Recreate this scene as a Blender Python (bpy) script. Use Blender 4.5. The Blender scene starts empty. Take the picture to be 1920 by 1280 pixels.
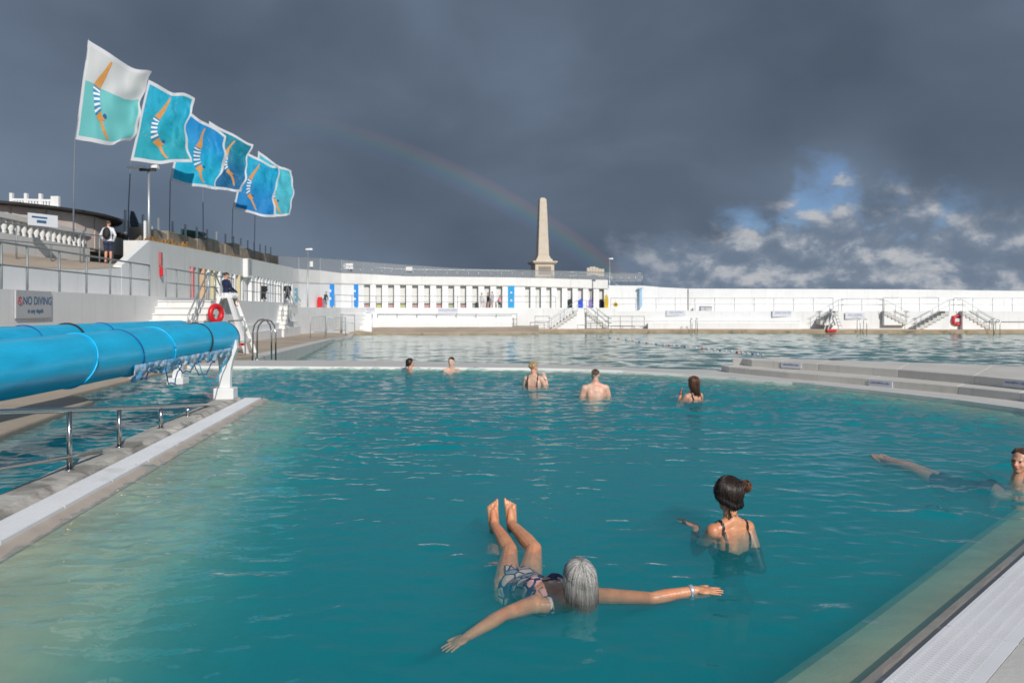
import bpy, bmesh, math, random
import numpy as np
from mathutils import Vector, Matrix
random.seed(7)
R = math.radians
scene = bpy.context.scene
COL = scene.collection

# ---------------------------------------------------------------- camera
F = 1493.0            # focal length in pixels of the 1920 px wide photograph
EYE = 1.65            # eye height above the warm pool's water
cam = bpy.data.cameras.new('camera')
cam.sensor_width = 36.0
cam.lens = 36.0 * F / 1920.0
cam.shift_y = -60.0 / 1920.0
cam.clip_start = 0.05
cam.clip_end = 6000
cam.dof.use_dof = True
cam.dof.focus_distance = 5.6
cam.dof.aperture_fstop = 3.5
cam_o = bpy.data.objects.new('camera', cam)
cam_o.location = (0, 0, EYE)
cam_o.rotation_euler = (R(90), 0, 0)
COL.objects.link(cam_o)
scene.camera = cam_o

# ---------------------------------------------------------------- sun (opposite the rainbow's centre)
SUN_EL, SUN_AZ = 28.5, 158.0      # azimuth clockwise from +Y
sd = Vector((math.sin(R(SUN_AZ)) * math.cos(R(SUN_EL)), math.cos(R(SUN_AZ)) * math.cos(R(SUN_EL)), math.sin(R(SUN_EL))))
sun = bpy.data.lights.new('sun', 'SUN')
sun.energy = 3.7
sun.angle = R(0.53)
sun.color = (1.0, 0.95, 0.88)
sun_o = bpy.data.objects.new('sun', sun)
sun_o.rotation_euler = (-sd).to_track_quat('-Z', 'Y').to_euler()
COL.objects.link(sun_o)

scene.view_settings.view_transform = 'Standard'
scene.view_settings.look = 'None'
scene.view_settings.exposure = 0.0
scene.view_settings.gamma = 1.0
scene.view_settings.use_curve_mapping = False
scene.cycles.volume_bounces = 3
scene.cycles.transparent_max_bounces = 12
scene.cycles.max_bounces = 8
scene.cycles.sample_clamp_indirect = 6
scene.cycles.caustics_reflective = False
scene.cycles.caustics_refractive = False

# ---------------------------------------------------------------- world: storm bank, clear gap with cumulus, rainbow
world = bpy.data.worlds.new('World')
scene.world = world
world.use_nodes = True
nt = world.node_tree
nt.nodes.clear()
class NB:
    """tiny node-graph helper"""
    def __init__(s, tree): s.t = tree
    def n(s, typ, **kw):
        x = s.t.nodes.new(typ)
        for k, v in kw.items(): setattr(x, k, v)
        return x
    def put(s, sock, v):
        if hasattr(v, 'is_output'): s.t.links.new(v, sock)
        elif v is not None: sock.default_value = v
    def m(s, op, a, b=None, c=None, clamp=False):
        x = s.n('ShaderNodeMath', operation=op); x.use_clamp = clamp
        s.put(x.inputs[0], a)
        if b is not None: s.put(x.inputs[1], b)
        if c is not None: s.put(x.inputs[2], c)
        return x.outputs[0]
    def vm(s, op, a, b=None):
        x = s.n('ShaderNodeVectorMath', operation=op)
        s.put(x.inputs[0], a)
        if b is not None: s.put(x.inputs[1], b)
        return x.outputs['Value'] if op in ('DOT_PRODUCT', 'LENGTH') else x.outputs[0]
    def sm(s, v, lo, hi, o0=0.0, o1=1.0):
        x = s.n('ShaderNodeMapRange', interpolation_type='SMOOTHSTEP')
        s.put(x.inputs['Value'], v); s.put(x.inputs['From Min'], lo); s.put(x.inputs['From Max'], hi)
        s.put(x.inputs['To Min'], o0); s.put(x.inputs['To Max'], o1)
        return x.outputs['Result']
    def mix(s, f, a, b, blend='MIX'):
        x = s.n('ShaderNodeMix', data_type='RGBA', blend_type=blend)
        s.put(x.inputs['Factor'], f)
        s.put(x.inputs['A'], a if hasattr(a, 'is_output') else (*a, 1)); s.put(x.inputs['B'], b if hasattr(b, 'is_output') else (*b, 1))
        return [o for o in x.outputs if o.type == 'RGBA'][0]
    def mixc(s, f, a, b, blend='MIX'):
        x = s.n('ShaderNodeMix', data_type='RGBA', blend_type=blend)
        s.put(x.inputs[0], f)
        for i, v in ((6, a), (7, b)):
            s.put(x.inputs[i], v if hasattr(v, 'is_output') else (v[0], v[1], v[2], 1))
        return x.outputs[2]
    def noise(s, vec, scale, detail=4, rough=.5, dist=0.0, lac=2.0):
        x = s.n('ShaderNodeTexNoise')
        if vec is not None: s.put(x.inputs['Vector'], vec)
        x.inputs['Scale'].default_value = scale; x.inputs['Detail'].default_value = detail
        x.inputs['Roughness'].default_value = rough; x.inputs['Distortion'].default_value = dist
        x.inputs['Lacunarity'].default_value = lac
        return x.outputs['Fac']
    def ramp(s, f, stops, interp='LINEAR'):
        x = s.n('ShaderNodeValToRGB'); cr = x.color_ramp; cr.interpolation = interp
        while len(cr.elements) < len(stops): cr.elements.new(0.5)
        for e, (p, c) in zip(cr.elements, stops):
            e.position = p; e.color = (*c, 1) if len(c) == 3 else c
        s.put(x.inputs[0], f)
        return x.outputs[0]
    def xyz(s, x_, y_, z_):
        c = s.n('ShaderNodeCombineXYZ')
        s.put(c.inputs[0], x_); s.put(c.inputs[1], y_); s.put(c.inputs[2], z_)
        return c.outputs[0]
w = NB(nt)
tc = w.n('ShaderNodeTexCoord').outputs['Generated']
dirv = w.vm('NORMALIZE', tc)
sp = w.n('ShaderNodeSeparateXYZ'); nt.links.new(dirv, sp.inputs[0])
az = w.m('ARCTAN2', sp.outputs[0], sp.outputs[1])
el = w.m('ARCSINE', sp.outputs[2])
sky = w.n('ShaderNodeTexSky', sky_type='NISHITA')
sky.sun_disc = False
sky.sun_elevation = R(SUN_EL); sky.sun_rotation = R(SUN_AZ)
sky.air_density = 1.0; sky.dust_density = 0.6; sky.ozone_density = 2.0
azel = w.xyz(az, el, 0.0)
# lower rim of the storm bank as a function of azimuth (radians of elevation, stored as el/2+0.25)
def e2(v): return (v * .5 + .25,) * 3
def a2(v): return (v + math.pi) / (2 * math.pi)
rim = w.ramp(w.m('MULTIPLY_ADD', az, 1 / (2 * math.pi), .5), [
    (0.0, e2(.95)), (a2(-2.3), e2(.8)), (a2(-1.2), e2(-.3)), (a2(.02), e2(-.25)), (a2(.11), e2(.05)), (a2(.20), e2(.090)), (a2(.32), e2(.100)),
    (a2(.345), e2(.165)), (a2(.395), e2(.150)), (a2(.412), e2(.112)), (a2(.49), e2(.118)), (a2(.53), e2(.100)), (a2(.8), e2(.11)), (a2(1.6), e2(.25)), (a2(2.3), e2(.9)), (1.0, e2(.95))])
rimv = w.m('MULTIPLY_ADD', w.n('ShaderNodeSeparateColor').outputs[0], 2.0, -.5)
nt.links.new(rim, rimv.node.inputs[0].links[0].from_node.inputs[0])
nr = w.noise(w.vm('MULTIPLY', azel, (1.0, 1.5, 1)), 10, 9, .60, .3)
d_el = w.m('SUBTRACT', w.m('MULTIPLY_ADD', w.m('SUBTRACT', nr, .5), .17, el), rimv)
cov = w.sm(d_el, -.030, .028)
# storm colour: soft folds, a little paler to the far left and in streaks
n1 = w.noise(w.vm('MULTIPLY', azel, (1.0, 1.7, 1)), 2.9, 4, .42, .4)
n1b = w.noise(w.vm('MULTIPLY', azel, (1.0, 1.5, 1)), 6.0, 5, .5, .3)
fold = w.m('ADD', w.m('MULTIPLY', n1, .80), w.m('MULTIPLY', n1b, .20))
fold = w.m('ADD', fold, w.sm(az, -.25, -.75, 0.0, .10))
under = w.sm(d_el, .0, .10, .0, .035)     # lower folds just above the rim are a shade paler/darker
storm = w.ramp(w.m('SUBTRACT', fold, under), [(.30, (.78, 1.06, 1.50)), (.45, (1.03, 1.38, 1.94)), (.57, (1.34, 1.78, 2.46)), (.72, (1.9, 2.4, 3.2))])
# cumulus in the clear gap
cv = w.vm('MULTIPLY', azel, (1.0, 1.45, 1))
c1 = w.noise(cv, 15, 10, .58, .1)
c2 = w.noise(w.vm('ADD', cv, (.006, .020, 0)), 15, 5, .50, .1)
cden = w.sm(w.m('ADD', c1, w.sm(el, .125, .045, 0.0, .34)), .46, .62)
lit = w.sm(w.m('SUBTRACT', c1, c2), -.13, .17)
ccol = w.ramp(lit, [(0.0, (1.55, 2.0, 2.75)), (.40, (2.0, 2.5, 3.25)), (.65, (2.9, 3.3, 3.95)), (1.0, (4.9, 5.05, 5.3))])
blue = w.mixc(1.0, sky.outputs[0], (0.50, .68, .98), 'MULTIPLY')
blue = w.mixc(.38, blue, (2.0, 2.6, 3.5))
low = w.mixc(cden, blue, ccol)
veil = w.sm(az, .30, .08, 0.05, .70)       # the near end of the low cloud is veiled by rain
low = w.mixc(veil, low, (1.5, 2.0, 2.8))
skyc = w.mixc(cov, low, storm)
# rainbow, 42 degrees round the antisolar point
anti = -sd
ang = w.m('MULTIPLY', w.m('ARCCOSINE', w.vm('DOT_PRODUCT', dirv, tuple(anti))), 180 / math.pi)
t = w.m('MULTIPLY_ADD', ang, 1 / 2.0, -40.7 / 2.0, clamp=True)
bow = w.ramp(t, [(0.0, (0, 0, 0)), (.16, (.10, .06, .22)), (.33, (.02, .22, .40)), (.50, (.05, .42, .22)), (.66, (.38, .34, .04)), (.82, (.50, .12, .05)), (1.0, (0, 0, 0))], 'EASE')
bmask = w.m('MULTIPLY', w.sm(az, -.36, .02, 0.05, 1.0), w.sm(el, .005, .05))
bmask = w.m('MULTIPLY', bmask, w.sm(az, .17, .11))
skyc = w.mixc(w.m('MULTIPLY', bmask, .75), skyc, bow, 'ADD')
bg = w.n('ShaderNodeBackground'); bg.inputs['Strength'].default_value = 0.10
nt.links.new(skyc, bg.inputs['Color'])
wo = w.n('ShaderNodeOutputWorld'); nt.links.new(bg.outputs[0], wo.inputs['Surface'])

# ---------------------------------------------------------------- geometry helpers
def W(px, py, d):
    """point of the place at depth d (metres) seen at photo pixel px, py"""
    return Vector(((px - 960) / F * d, d, EYE - (py - 580) / F * d))
def GZ(px, py, z):
    d = (EYE - z) * F / (py - 580)
    return Vector(((px - 960) / F * d, d, z))
def KX(K, d): return (-160.0 * d - K) / F          # x of a line parallel to the promenade, at depth d
def KP(K, d, z): return Vector((KX(K, d), d, z))
U = Vector((-160 / F, 1, 0)).normalized()           # direction of the promenade
N = Vector((U.y, -U.x, 0))                          # out of its wall, towards the water
def interp(tab, x):
    xs = [p[0] for p in tab]; ys = [p[1] for p in tab]
    return float(np.interp(x, xs, ys))
ORIG = {}
class MB:
    def __init__(s): s.v = []; s.f = []; s.mi = []; s.val = []; s.uv = None
    def add(s, vs, fs, m=0, val=0.0):
        o = len(s.v); s.v += [Vector(p) for p in vs]; s.f += [tuple(i + o for i in q) for q in fs]; s.mi += [m] * len(fs); s.val += [val] * len(vs)
        return s
    def hexa(s, p, m=0):      # 8 points: bottom 4 then top 4
        return s.add(p, [(0, 3, 2, 1), (4, 5, 6, 7), (0, 1, 5, 4), (1, 2, 6, 5), (2, 3, 7, 6), (3, 0, 4, 7)], m)
    def box(s, c, size, rz=0.0, m=0):
        c = Vector(c); a = Vector((math.cos(rz), math.sin(rz), 0)) * size[0] / 2; b = Vector((-math.sin(rz), math.cos(rz), 0)) * size[1] / 2; z = Vector((0, 0, size[2] / 2))
        return s.hexa([c - a - b - z, c + a - b - z, c + a + b - z, c - a + b - z, c - a - b + z, c + a - b + z, c + a + b + z, c - a + b + z], m)
    def obox(s, c, a, b, z, m=0):
        c = Vector(c)
        return s.hexa([c - a - b - z, c + a - b - z, c + a + b - z, c - a + b - z, c - a - b + z, c + a - b + z, c + a + b + z, c - a + b + z], m)
    def bar(s, p0, p1, w_, h_, m=0, up=Vector((0, 0, 1))):
        p0 = Vector(p0); p1 = Vector(p1); d = (p1 - p0)
        x = d.cross(up)
        if x.length < 1e-5: x = d.cross(Vector((1, 0, 0)))
        x.normalize(); y = x.cross(d).normalized()
        return s.obox((p0 + p1) / 2, d / 2, x * w_ / 2, y * h_ / 2, m)
    def prism(s, poly, z0, z1, m=0, mtop=None):
        n = len(poly)
        area = sum(poly[i][0] * poly[(i + 1) % n][1] - poly[(i + 1) % n][0] * poly[i][1] for i in range(n))
        if area < 0: poly = poly[::-1]
        g = lambda z, i: z[i] if isinstance(z, (list, tuple)) else z
        if area < 0:
            if isinstance(z0, (list, tuple)): z0 = z0[::-1]
            if isinstance(z1, (list, tuple)): z1 = z1[::-1]
        vs = [(p[0], p[1], g(z0, i)) for i, p in enumerate(poly)] + [(p[0], p[1], g(z1, i)) for i, p in enumerate(poly)]
        s.add(vs, [tuple(range(n))[::-1]] + [(i, (i + 1) % n, n + (i + 1) % n, n + i) for i in range(n)], m)
        s.f.append(tuple(len(s.v) - n + i for i in range(n))); s.mi.append(m if mtop is None else mtop)
        return s
    def strip(s, inner, outer, z0, z1, m=0):
        """solid band between two polylines with the same number of points"""
        for i in range(len(inner) - 1):
            a, b, c, d = inner[i], inner[i + 1], outer[i + 1], outer[i]
            s.prism([a, b, c, d], z0, z1, m)
        return s
    def tube(s, pts, r, n=8, m=0, cap=True, val=0.0, up=None):
        pts = [Vector(p) for p in pts]; k = len(pts)
        rr = r if isinstance(r, (list, tuple)) else [r] * k
        vs = []; prev = None
        for i, p in enumerate(pts):
            t = (pts[min(i + 1, k - 1)] - pts[max(i - 1, 0)])
            if t.length < 1e-9: t = Vector((0, 0, 1))
            t.normalize()
            if prev is None:
                ref = Vector((0, 0, 1)) if abs(t.z) < .9 else Vector((1, 0, 0))
                x = t.cross(ref).normalized()
            else:
                x = (prev - t * prev.dot(t))
                x = x.normalized() if x.length > 1e-6 else t.cross(Vector((0, 0, 1))).normalized()
            prev = x; y = t.cross(x)
            vs += [p + (x * math.cos(2 * math.pi * j / n) + y * math.sin(2 * math.pi * j / n)) * rr[i] for j in range(n)]
        fs = [(i * n + j, i * n + (j + 1) % n, (i + 1) * n + (j + 1) % n, (i + 1) * n + j) for i in range(k - 1) for j in range(n)]
        if cap: fs += [tuple(range(n))[::-1], tuple((k - 1) * n + j for j in range(n))]
        if isinstance(val, list):
            s.add(vs, fs, m, 0.0); s.val[-len(vs):] = [v_ for v_ in val for _ in range(n)]; return s
        return s.add(vs, fs, m, val)
    def lathe(s, c, prof, n=12, m=0, axis=None):
        """profile [(radius, height)] round axis (default z) through c"""
        c = Vector(c); ax = Vector(axis).normalized() if axis is not None else Vector((0, 0, 1))
        ref = Vector((1, 0, 0)) if abs(ax.x) < .9 else Vector((0, 1, 0))
        x = (ref - ax * ref.dot(ax)).normalized(); y = ax.cross(x)
        vs = [c + ax * h + (x * math.cos(2 * math.pi * j / n) + y * math.sin(2 * math.pi * j / n)) * max(r, 1e-4) for r, h in prof for j in range(n)]
        k = len(prof)
        fs = [(i * n + j, i * n + (j + 1) % n, (i + 1) * n + (j + 1) % n, (i + 1) * n + j) for i in range(k - 1) for j in range(n)]
        fs += [tuple(range(n))[::-1], tuple((k - 1) * n + j for j in range(n))]
        return s.add(vs, fs, m)
    def torus(s, c, axis, Rr, r, n=24, k=10, m=0):
        ax = Vector(axis).normalized(); ref = Vector((0, 0, 1)) if abs(ax.z) < .9 else Vector((1, 0, 0))
        x = (ref - ax * ref.dot(ax)).normalized(); y = ax.cross(x); c = Vector(c)
        vs = []
        for i in range(n):
            a = 2 * math.pi * i / n; e = x * math.cos(a) + y * math.sin(a)
            for j in range(k):
                b = 2 * math.pi * j / k
                vs.append(c + e * (Rr + r * math.cos(b)) + ax * r * math.sin(b))
        fs = [(i * k + j, ((i + 1) % n) * k + j, ((i + 1) % n) * k + (j + 1) % k, i * k + (j + 1) % k) for i in range(n) for j in range(k)]
        return s.add(vs, fs, m)
    def ell(s, c, r, M=None, n=14, k=9, m=0):
        c = Vector(c); vs = []
        for i in range(1, k):
            th = math.pi * i / k
            for j in range(n):
                ph = 2 * math.pi * j / n
                p = Vector((r[0] * math.sin(th) * math.cos(ph), r[1] * math.sin(th) * math.sin(ph), r[2] * math.cos(th)))
                vs.append(c + (M @ p if M is not None else p))
        top = Vector((0, 0, r[2])); 
        vs.append(c + (M @ top if M is not None else top)); vs.append(c - (M @ top if M is not None else top))
        a, b = (k - 1) * n, (k - 1) * n + 1
        fs = [(i * n + j, (i + 1) * n + j, (i + 1) * n + (j + 1) % n, i * n + (j + 1) % n) for i in range(k - 2) for j in range(n)]
        fs += [(a, j, (j + 1) % n) for j in range(n)] + [(b, (k - 2) * n + (j + 1) % n, (k - 2) * n + j) for j in range(n)]
        return s.add(vs, fs, m)
    def cap(s, p0, p1, r0, r1, n=12):
        p0 = Vector(p0); p1 = Vector(p1); L = (p1 - p0).length
        prof = [(r0 * math.sin(a), -r0 * math.cos(a)) for a in (R(2), R(30), R(60))] + [(r0, 0), (r1, L)] + [(r1 * math.cos(a), L + r1 * math.sin(a)) for a in (R(30), R(60), R(88))]
        return s.lathe(p0, prof, n, axis=(p1 - p0))
    def bounds(s):
        a = np.array([tuple(p) for p in s.v]); return a.min(0), a.max(0)
    def mesh(s, name, org):
        me = bpy.data.meshes.new(name)
        me.from_pydata([p - org for p in s.v], [], s.f)
        if any(s.mi): me.polygons.foreach_set('material_index', s.mi)
        if any(s.val):
            at = me.attributes.new('val', 'FLOAT', 'POINT'); at.data.foreach_set('value', s.val)
        me.update()
        return me
    def build(s, name, mats, parent=None, smooth=False, label=None, cat=None, group=None, kind=None, bevel=0.0):
        if not isinstance(mats, (list, tuple)): mats = [mats]
        if parent is not None: org = ORIG[parent.name]
        else:
            lo, hi = s.bounds(); org = Vector(((lo[0] + hi[0]) / 2, (lo[1] + hi[1]) / 2, lo[2]))
        me = s.mesh(name, org)
        for m_ in mats: me.materials.append(m_)
        if smooth: me.shade_smooth() if hasattr(me, 'shade_smooth') else me.polygons.foreach_set('use_smooth', [True] * len(me.polygons))
        return link(name, me, parent, org, label, cat, group, kind, bevel)
def link(name, me, parent=None, org=Vector((0, 0, 0)), label=None, cat=None, group=None, kind=None, bevel=0.0):
    o = bpy.data.objects.new(name, me); COL.objects.link(o)
    if parent is not None: o.parent = parent
    else: o.location = org
    ORIG[o.name] = org
    tag(o, label, cat, group, kind)
    if bevel > 0:
        b = o.modifiers.new('bevel', 'BEVEL'); b.width = bevel; b.segments = 2; b.limit_method = 'ANGLE'
    return o
def tag(o, label=None, cat=None, group=None, kind=None):
    if label: o['label'] = label
    if cat: o['category'] = cat
    if group: o['group'] = group
    if kind: o['kind'] = kind
def thing(name, loc, label, cat, group=None):
    o = bpy.data.objects.new(name, None); COL.objects.link(o); o.location = loc; o.empty_display_size = .1
    ORIG[o.name] = Vector(loc); tag(o, label, cat, group)
    return o

# ---------------------------------------------------------------- materials
def mat(name, col, rough=.6, metal=0.0, var=.15, vs=1.5, bump=0.0, bs=25.0, spec=.5, stain=None, coat=0.0, streak=False, alt=None, attr=None, vscale=(1, 1, 1)):
    m = bpy.data.materials.new(name); m.use_nodes = True
    g = NB(m.node_tree); b = m.node_tree.nodes['Principled BSDF']
    pos = g.n('ShaderNodeNewGeometry').outputs['Position']
    if vscale != (1, 1, 1): pos = g.vm('MULTIPLY', pos, vscale)
    nz = g.noise(pos, vs, 6, .6)
    lo = tuple(c * (1 - var) for c in col); hi = tuple(min(1, c * (1 + var)) for c in col)
    c = g.ramp(nz, [(.3, lo), (.7, hi)])
    if alt is not None:      # second colour in patches
        p = g.sm(g.noise(pos, alt[1], 5, .6), alt[2], alt[2] + .12)
        c = g.mixc(g.m('MULTIPLY', p, alt[3]), c, alt[0])
    if stain is not None:    # colour, strength: vertical run marks
        sv = g.vm('MULTIPLY', pos, (3.0, 3.0, .22))
        k = g.sm(g.noise(sv, stain[2] if len(stain) > 2 else 1.3, 6, .65), .52, .78)
        c = g.mixc(g.m('MULTIPLY', k, stain[1]), c, stain[0])
    if attr is not None:
        at = g.n('ShaderNodeAttribute', attribute_name='val')
        c = g.ramp(at.outputs['Fac'], attr)
    m.node_tree.links.new(c, b.inputs['Base Color'])
    b.inputs['Roughness'].default_value = rough; b.inputs['Metallic'].default_value = metal
    b.inputs['Specular IOR Level'].default_value = spec; b.inputs['Coat Weight'].default_value = coat
    b.inputs['Coat Roughness'].default_value = .12
    if bump:
        bp = g.n('ShaderNodeBump'); bp.inputs['Strength'].default_value = bump; bp.inputs['Distance'].default_value = .01
        m.node_tree.links.new(g.noise(pos, bs, 5, .6), bp.inputs['Height'])
        m.node_tree.links.new(bp.outputs[0], b.inputs['Normal'])
    return m
MT = {}
MT['white'] = mat('white_paint_render', (.80, .80, .79), .75, var=.05, vs=.6, bump=.35, bs=10, stain=((.52, .49, .43), .38))
MT['white2'] = mat('white_paint_worn', (.73, .72, .695), .75, var=.05, vs=.8, bump=.3, bs=10, stain=((.46, .42, .34), .45))
MT['whiteclean'] = mat('white_gloss_paint', (.77, .77, .76), .45, var=.04, vs=.7, stain=((.50, .45, .37), .40, 1.1))
MT['grey_in'] = mat('grey_cubicle_paint', (.66, .66, .63), .8, var=.05)
MT['tan'] = mat('tan_deck_concrete', (.46, .375, .29), .8, var=.16, vs=.5, bump=.3, bs=18, alt=((.34, .275, .21), .25, .50, .7))
MT['ochre'] = mat('ochre_wet_concrete', (.36, .27, .17), .6, var=.25, vs=1.2, bump=.3, bs=8, alt=((.13, .11, .06), 1.1, .55, .8))
MT['conc'] = mat('grey_concrete', (.52, .50, .46), .8, var=.12, vs=1.1, bump=.4, bs=22, alt=((.38, .365, .33), .7, .55, .6), stain=((.30, .29, .24), .35))
MT['concpale'] = mat('pale_concrete', (.60, .58, .545), .75, var=.08, vs=.9, bump=.3, bs=25, alt=((.48, .45, .40), .5, .58, .6))
MT['tier'] = mat('tier_concrete', (.63, .60, .55), .8, var=.10, vs=.9, bump=.4, bs=22, alt=((.50, .47, .41), .5, .55, .6), stain=((.36, .35, .26), .45, 2.0))
MT['kerb'] = mat('weathered_kerb_concrete_shade', (.50, .47, .42), .85, var=.22, vs=2.2, bump=.8, bs=14, alt=((.20, .185, .16), 1.6, .50, .75))  # dark patches put shadow on the rough kerb into its colour
MT['lip'] = mat('pool_lip_render', (.50, .43, .36), .6, var=.12, vs=3, bump=.25, bs=40)
MT['steel'] = mat('galvanised_steel', (.42, .45, .46), .42, metal=.65, var=.08)
MT['greyrail'] = mat('grey_rail_paint', (.27, .30, .30), .5, metal=.2, var=.1)
MT['stainless'] = mat('stainless_tube', (.52, .51, .49), .20, metal=1.0, var=.06)
MT['blueplastic'] = mat('blue_pool_cover', (.010, .50, .82), .40, var=.12, vs=3, bump=.6, bs=2.2, spec=.5, coat=.25, vscale=(2.2, .6, 2.2))
MT['bluedark'] = mat('blue_strap', (.004, .09, .30), .5)
MT['black'] = mat('black_fabric', (.012, .012, .014), .7)
MT['bluedoor'] = mat('blue_door_paint', (.012, .22, .62), .45, var=.05)
MT['bluedoor2'] = mat('light_blue_door_paint', (.01, .32, .66), .45, var=.05)
MT['bluefloor'] = mat('blue_pool_paint', (.02, .16, .40), .6, var=.15)
MT['stone'] = mat('granite_obelisk', (.58, .50, .40), .85, var=.08, vs=1.5, bump=.3, bs=8)
MT['rubble'] = mat('rubble_stone_wall', (.30, .25, .19), .9, var=.3, vs=1.6, bump=.6, bs=5, alt=((.17, .14, .09), .5, .5, .7))
MT['roofdark'] = mat('dark_roof_felt', (.03, .028, .027), .7)
MT['pink'] = mat('pinkish_render', (.52, .44, .40), .85, var=.06)
MT['redplastic'] = mat('red_plastic', (.62, .012, .02), .4)
MT['sign'] = mat('grey_sign_board', (.47, .48, .50), .5, var=.05)
MT['signpale'] = mat('pale_sign_board', (.62, .64, .68), .5, var=.05)
MT['signblue'] = mat('blue_lettering', (.03, .10, .20), .5)
MT['signmauve'] = mat('mauve_lettering', (.22, .22, .40), .5)
MT['signred'] = mat('red_sign_ink', (.40, .10, .11), .5)
MT['yellow'] = mat('yellow_plastic', (.62, .42, .02), .5)
MT['green'] = mat('dark_green_paint', (.012, .07, .05), .5)
MT['rust'] = mat('rusty_dry_plants', (.24, .13, .04), .9, var=.5, vs=4)
MT['nozzle'] = mat('dark_grey_metal', (.05, .055, .06), .5)
MT['grate'] = mat('white_grating_plastic', (.80, .80, .81), .5, var=.05, alt=((.60, .58, .53), 2.2, .58, .5))
MT['floorpale'] = mat('pale_pool_floor', (.22, .36, .34), .8, var=.25, vs=.5)
MT['ledge'] = mat('olive_pool_ledge', (.58, .53, .34), .8, var=.16, vs=1.2, bump=.2, bs=30)
def cloth(name, col, rough=.85): return mat(name, col, rough, var=.15, vs=12, bump=.3, bs=60)
# ================================================================ SETTING: ground, sea, pools, decks
G = MB(); G.add([(-3000, -3000, -4.2), (3000, -3000, -4.2), (3000, 5000, -4.2), (-3000, 5000, -4.2)], [(0, 1, 2, 3)])
MT['sea'] = mat('open_sea', (.02, .05, .07), .15, var=.3, vs=.05, bump=.6, bs=.6)
G.build('sea', MT['sea'], kind='structure', label='grey open sea beyond the pool walls')

def water_mat(name, vol=None, base=None, bump=.35, bscale=9.0, grow=1.0, rough=.015):
    m = bpy.data.materials.new(name); m.use_nodes = True
    t = m.node_tree; t.nodes.clear(); g = NB(t)
    geo = g.n('ShaderNodeNewGeometry')
    bp = g.n('ShaderNodeBump'); bp.inputs['Strength'].default_value = bump; bp.inputs['Distance'].default_value = .012
    pos = geo.outputs['Position']
    h = g.m('ADD', g.noise(g.vm('MULTIPLY', pos, (.8, 1.25, 1)), bscale, 3, .5, .5), g.m('MULTIPLY', g.noise(pos, bscale * 3.1, 2, .5, .3), .22))
    t.links.new(h, bp.inputs['Height'])
    nd = g.m('ABSOLUTE', g.vm('DOT_PRODUCT', geo.outputs['Incoming'], bp.outputs[0]))
    fr = g.m('MULTIPLY_ADD', g.m('POWER', g.m('SUBTRACT', 1.0, nd, clamp=True), 5.0), .98, .02, clamp=True)
    gl = g.n('ShaderNodeBsdfGlossy'); gl.inputs['Roughness'].default_value = rough; t.links.new(bp.outputs[0], gl.inputs['Normal'])
    if base is None:
        tr = g.n('ShaderNodeBsdfTransparent'); body = tr.outputs[0]
    else:
        df = g.n('ShaderNodeBsdfDiffuse')
        c = g.ramp(g.noise(pos, .06, 4, .5), [(.35, base[0]), (.65, base[1])]); t.links.new(c, df.inputs[0]); body = df.outputs[0]
    mx = g.n('ShaderNodeMixShader'); t.links.new(fr, mx.inputs[0]); t.links.new(body, mx.inputs[1]); t.links.new(gl.outputs[0], mx.inputs[2])
    out = g.n('ShaderNodeOutputMaterial'); t.links.new(mx.outputs[0], out.inputs['Surface'])
    if vol:
        sc = g.n('ShaderNodeVolumeScatter'); sc.inputs['Color'].default_value = (*vol['sc'], 1); sc.inputs['Density'].default_value = vol['sd']
        sc.inputs['Anisotropy'].default_value = 0.0
        ab = g.n('ShaderNodeVolumeAbsorption'); ab.inputs['Color'].default_value = (*vol['ac'], 1); ab.inputs['Density'].default_value = vol['ad']
        ad = g.n('ShaderNodeAddShader'); t.links.new(sc.outputs[0], ad.inputs[0]); t.links.new(ab.outputs[0], ad.inputs[1])
        t.links.new(ad.outputs[0], out.inputs['Volume'])
    return m
MT['pool_water'] = water_mat('warm_pool_water', dict(sc=(.03, .66, .78), sd=.85, ac=(.0, .66, .70), ad=1.2), bump=.45, bscale=5.0)
MT['lido_water'] = water_mat('sea_water_lido', None, ((.07, .25, .225), (.10, .30, .27)), bump=.5, bscale=3.0, rough=.10)

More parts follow.
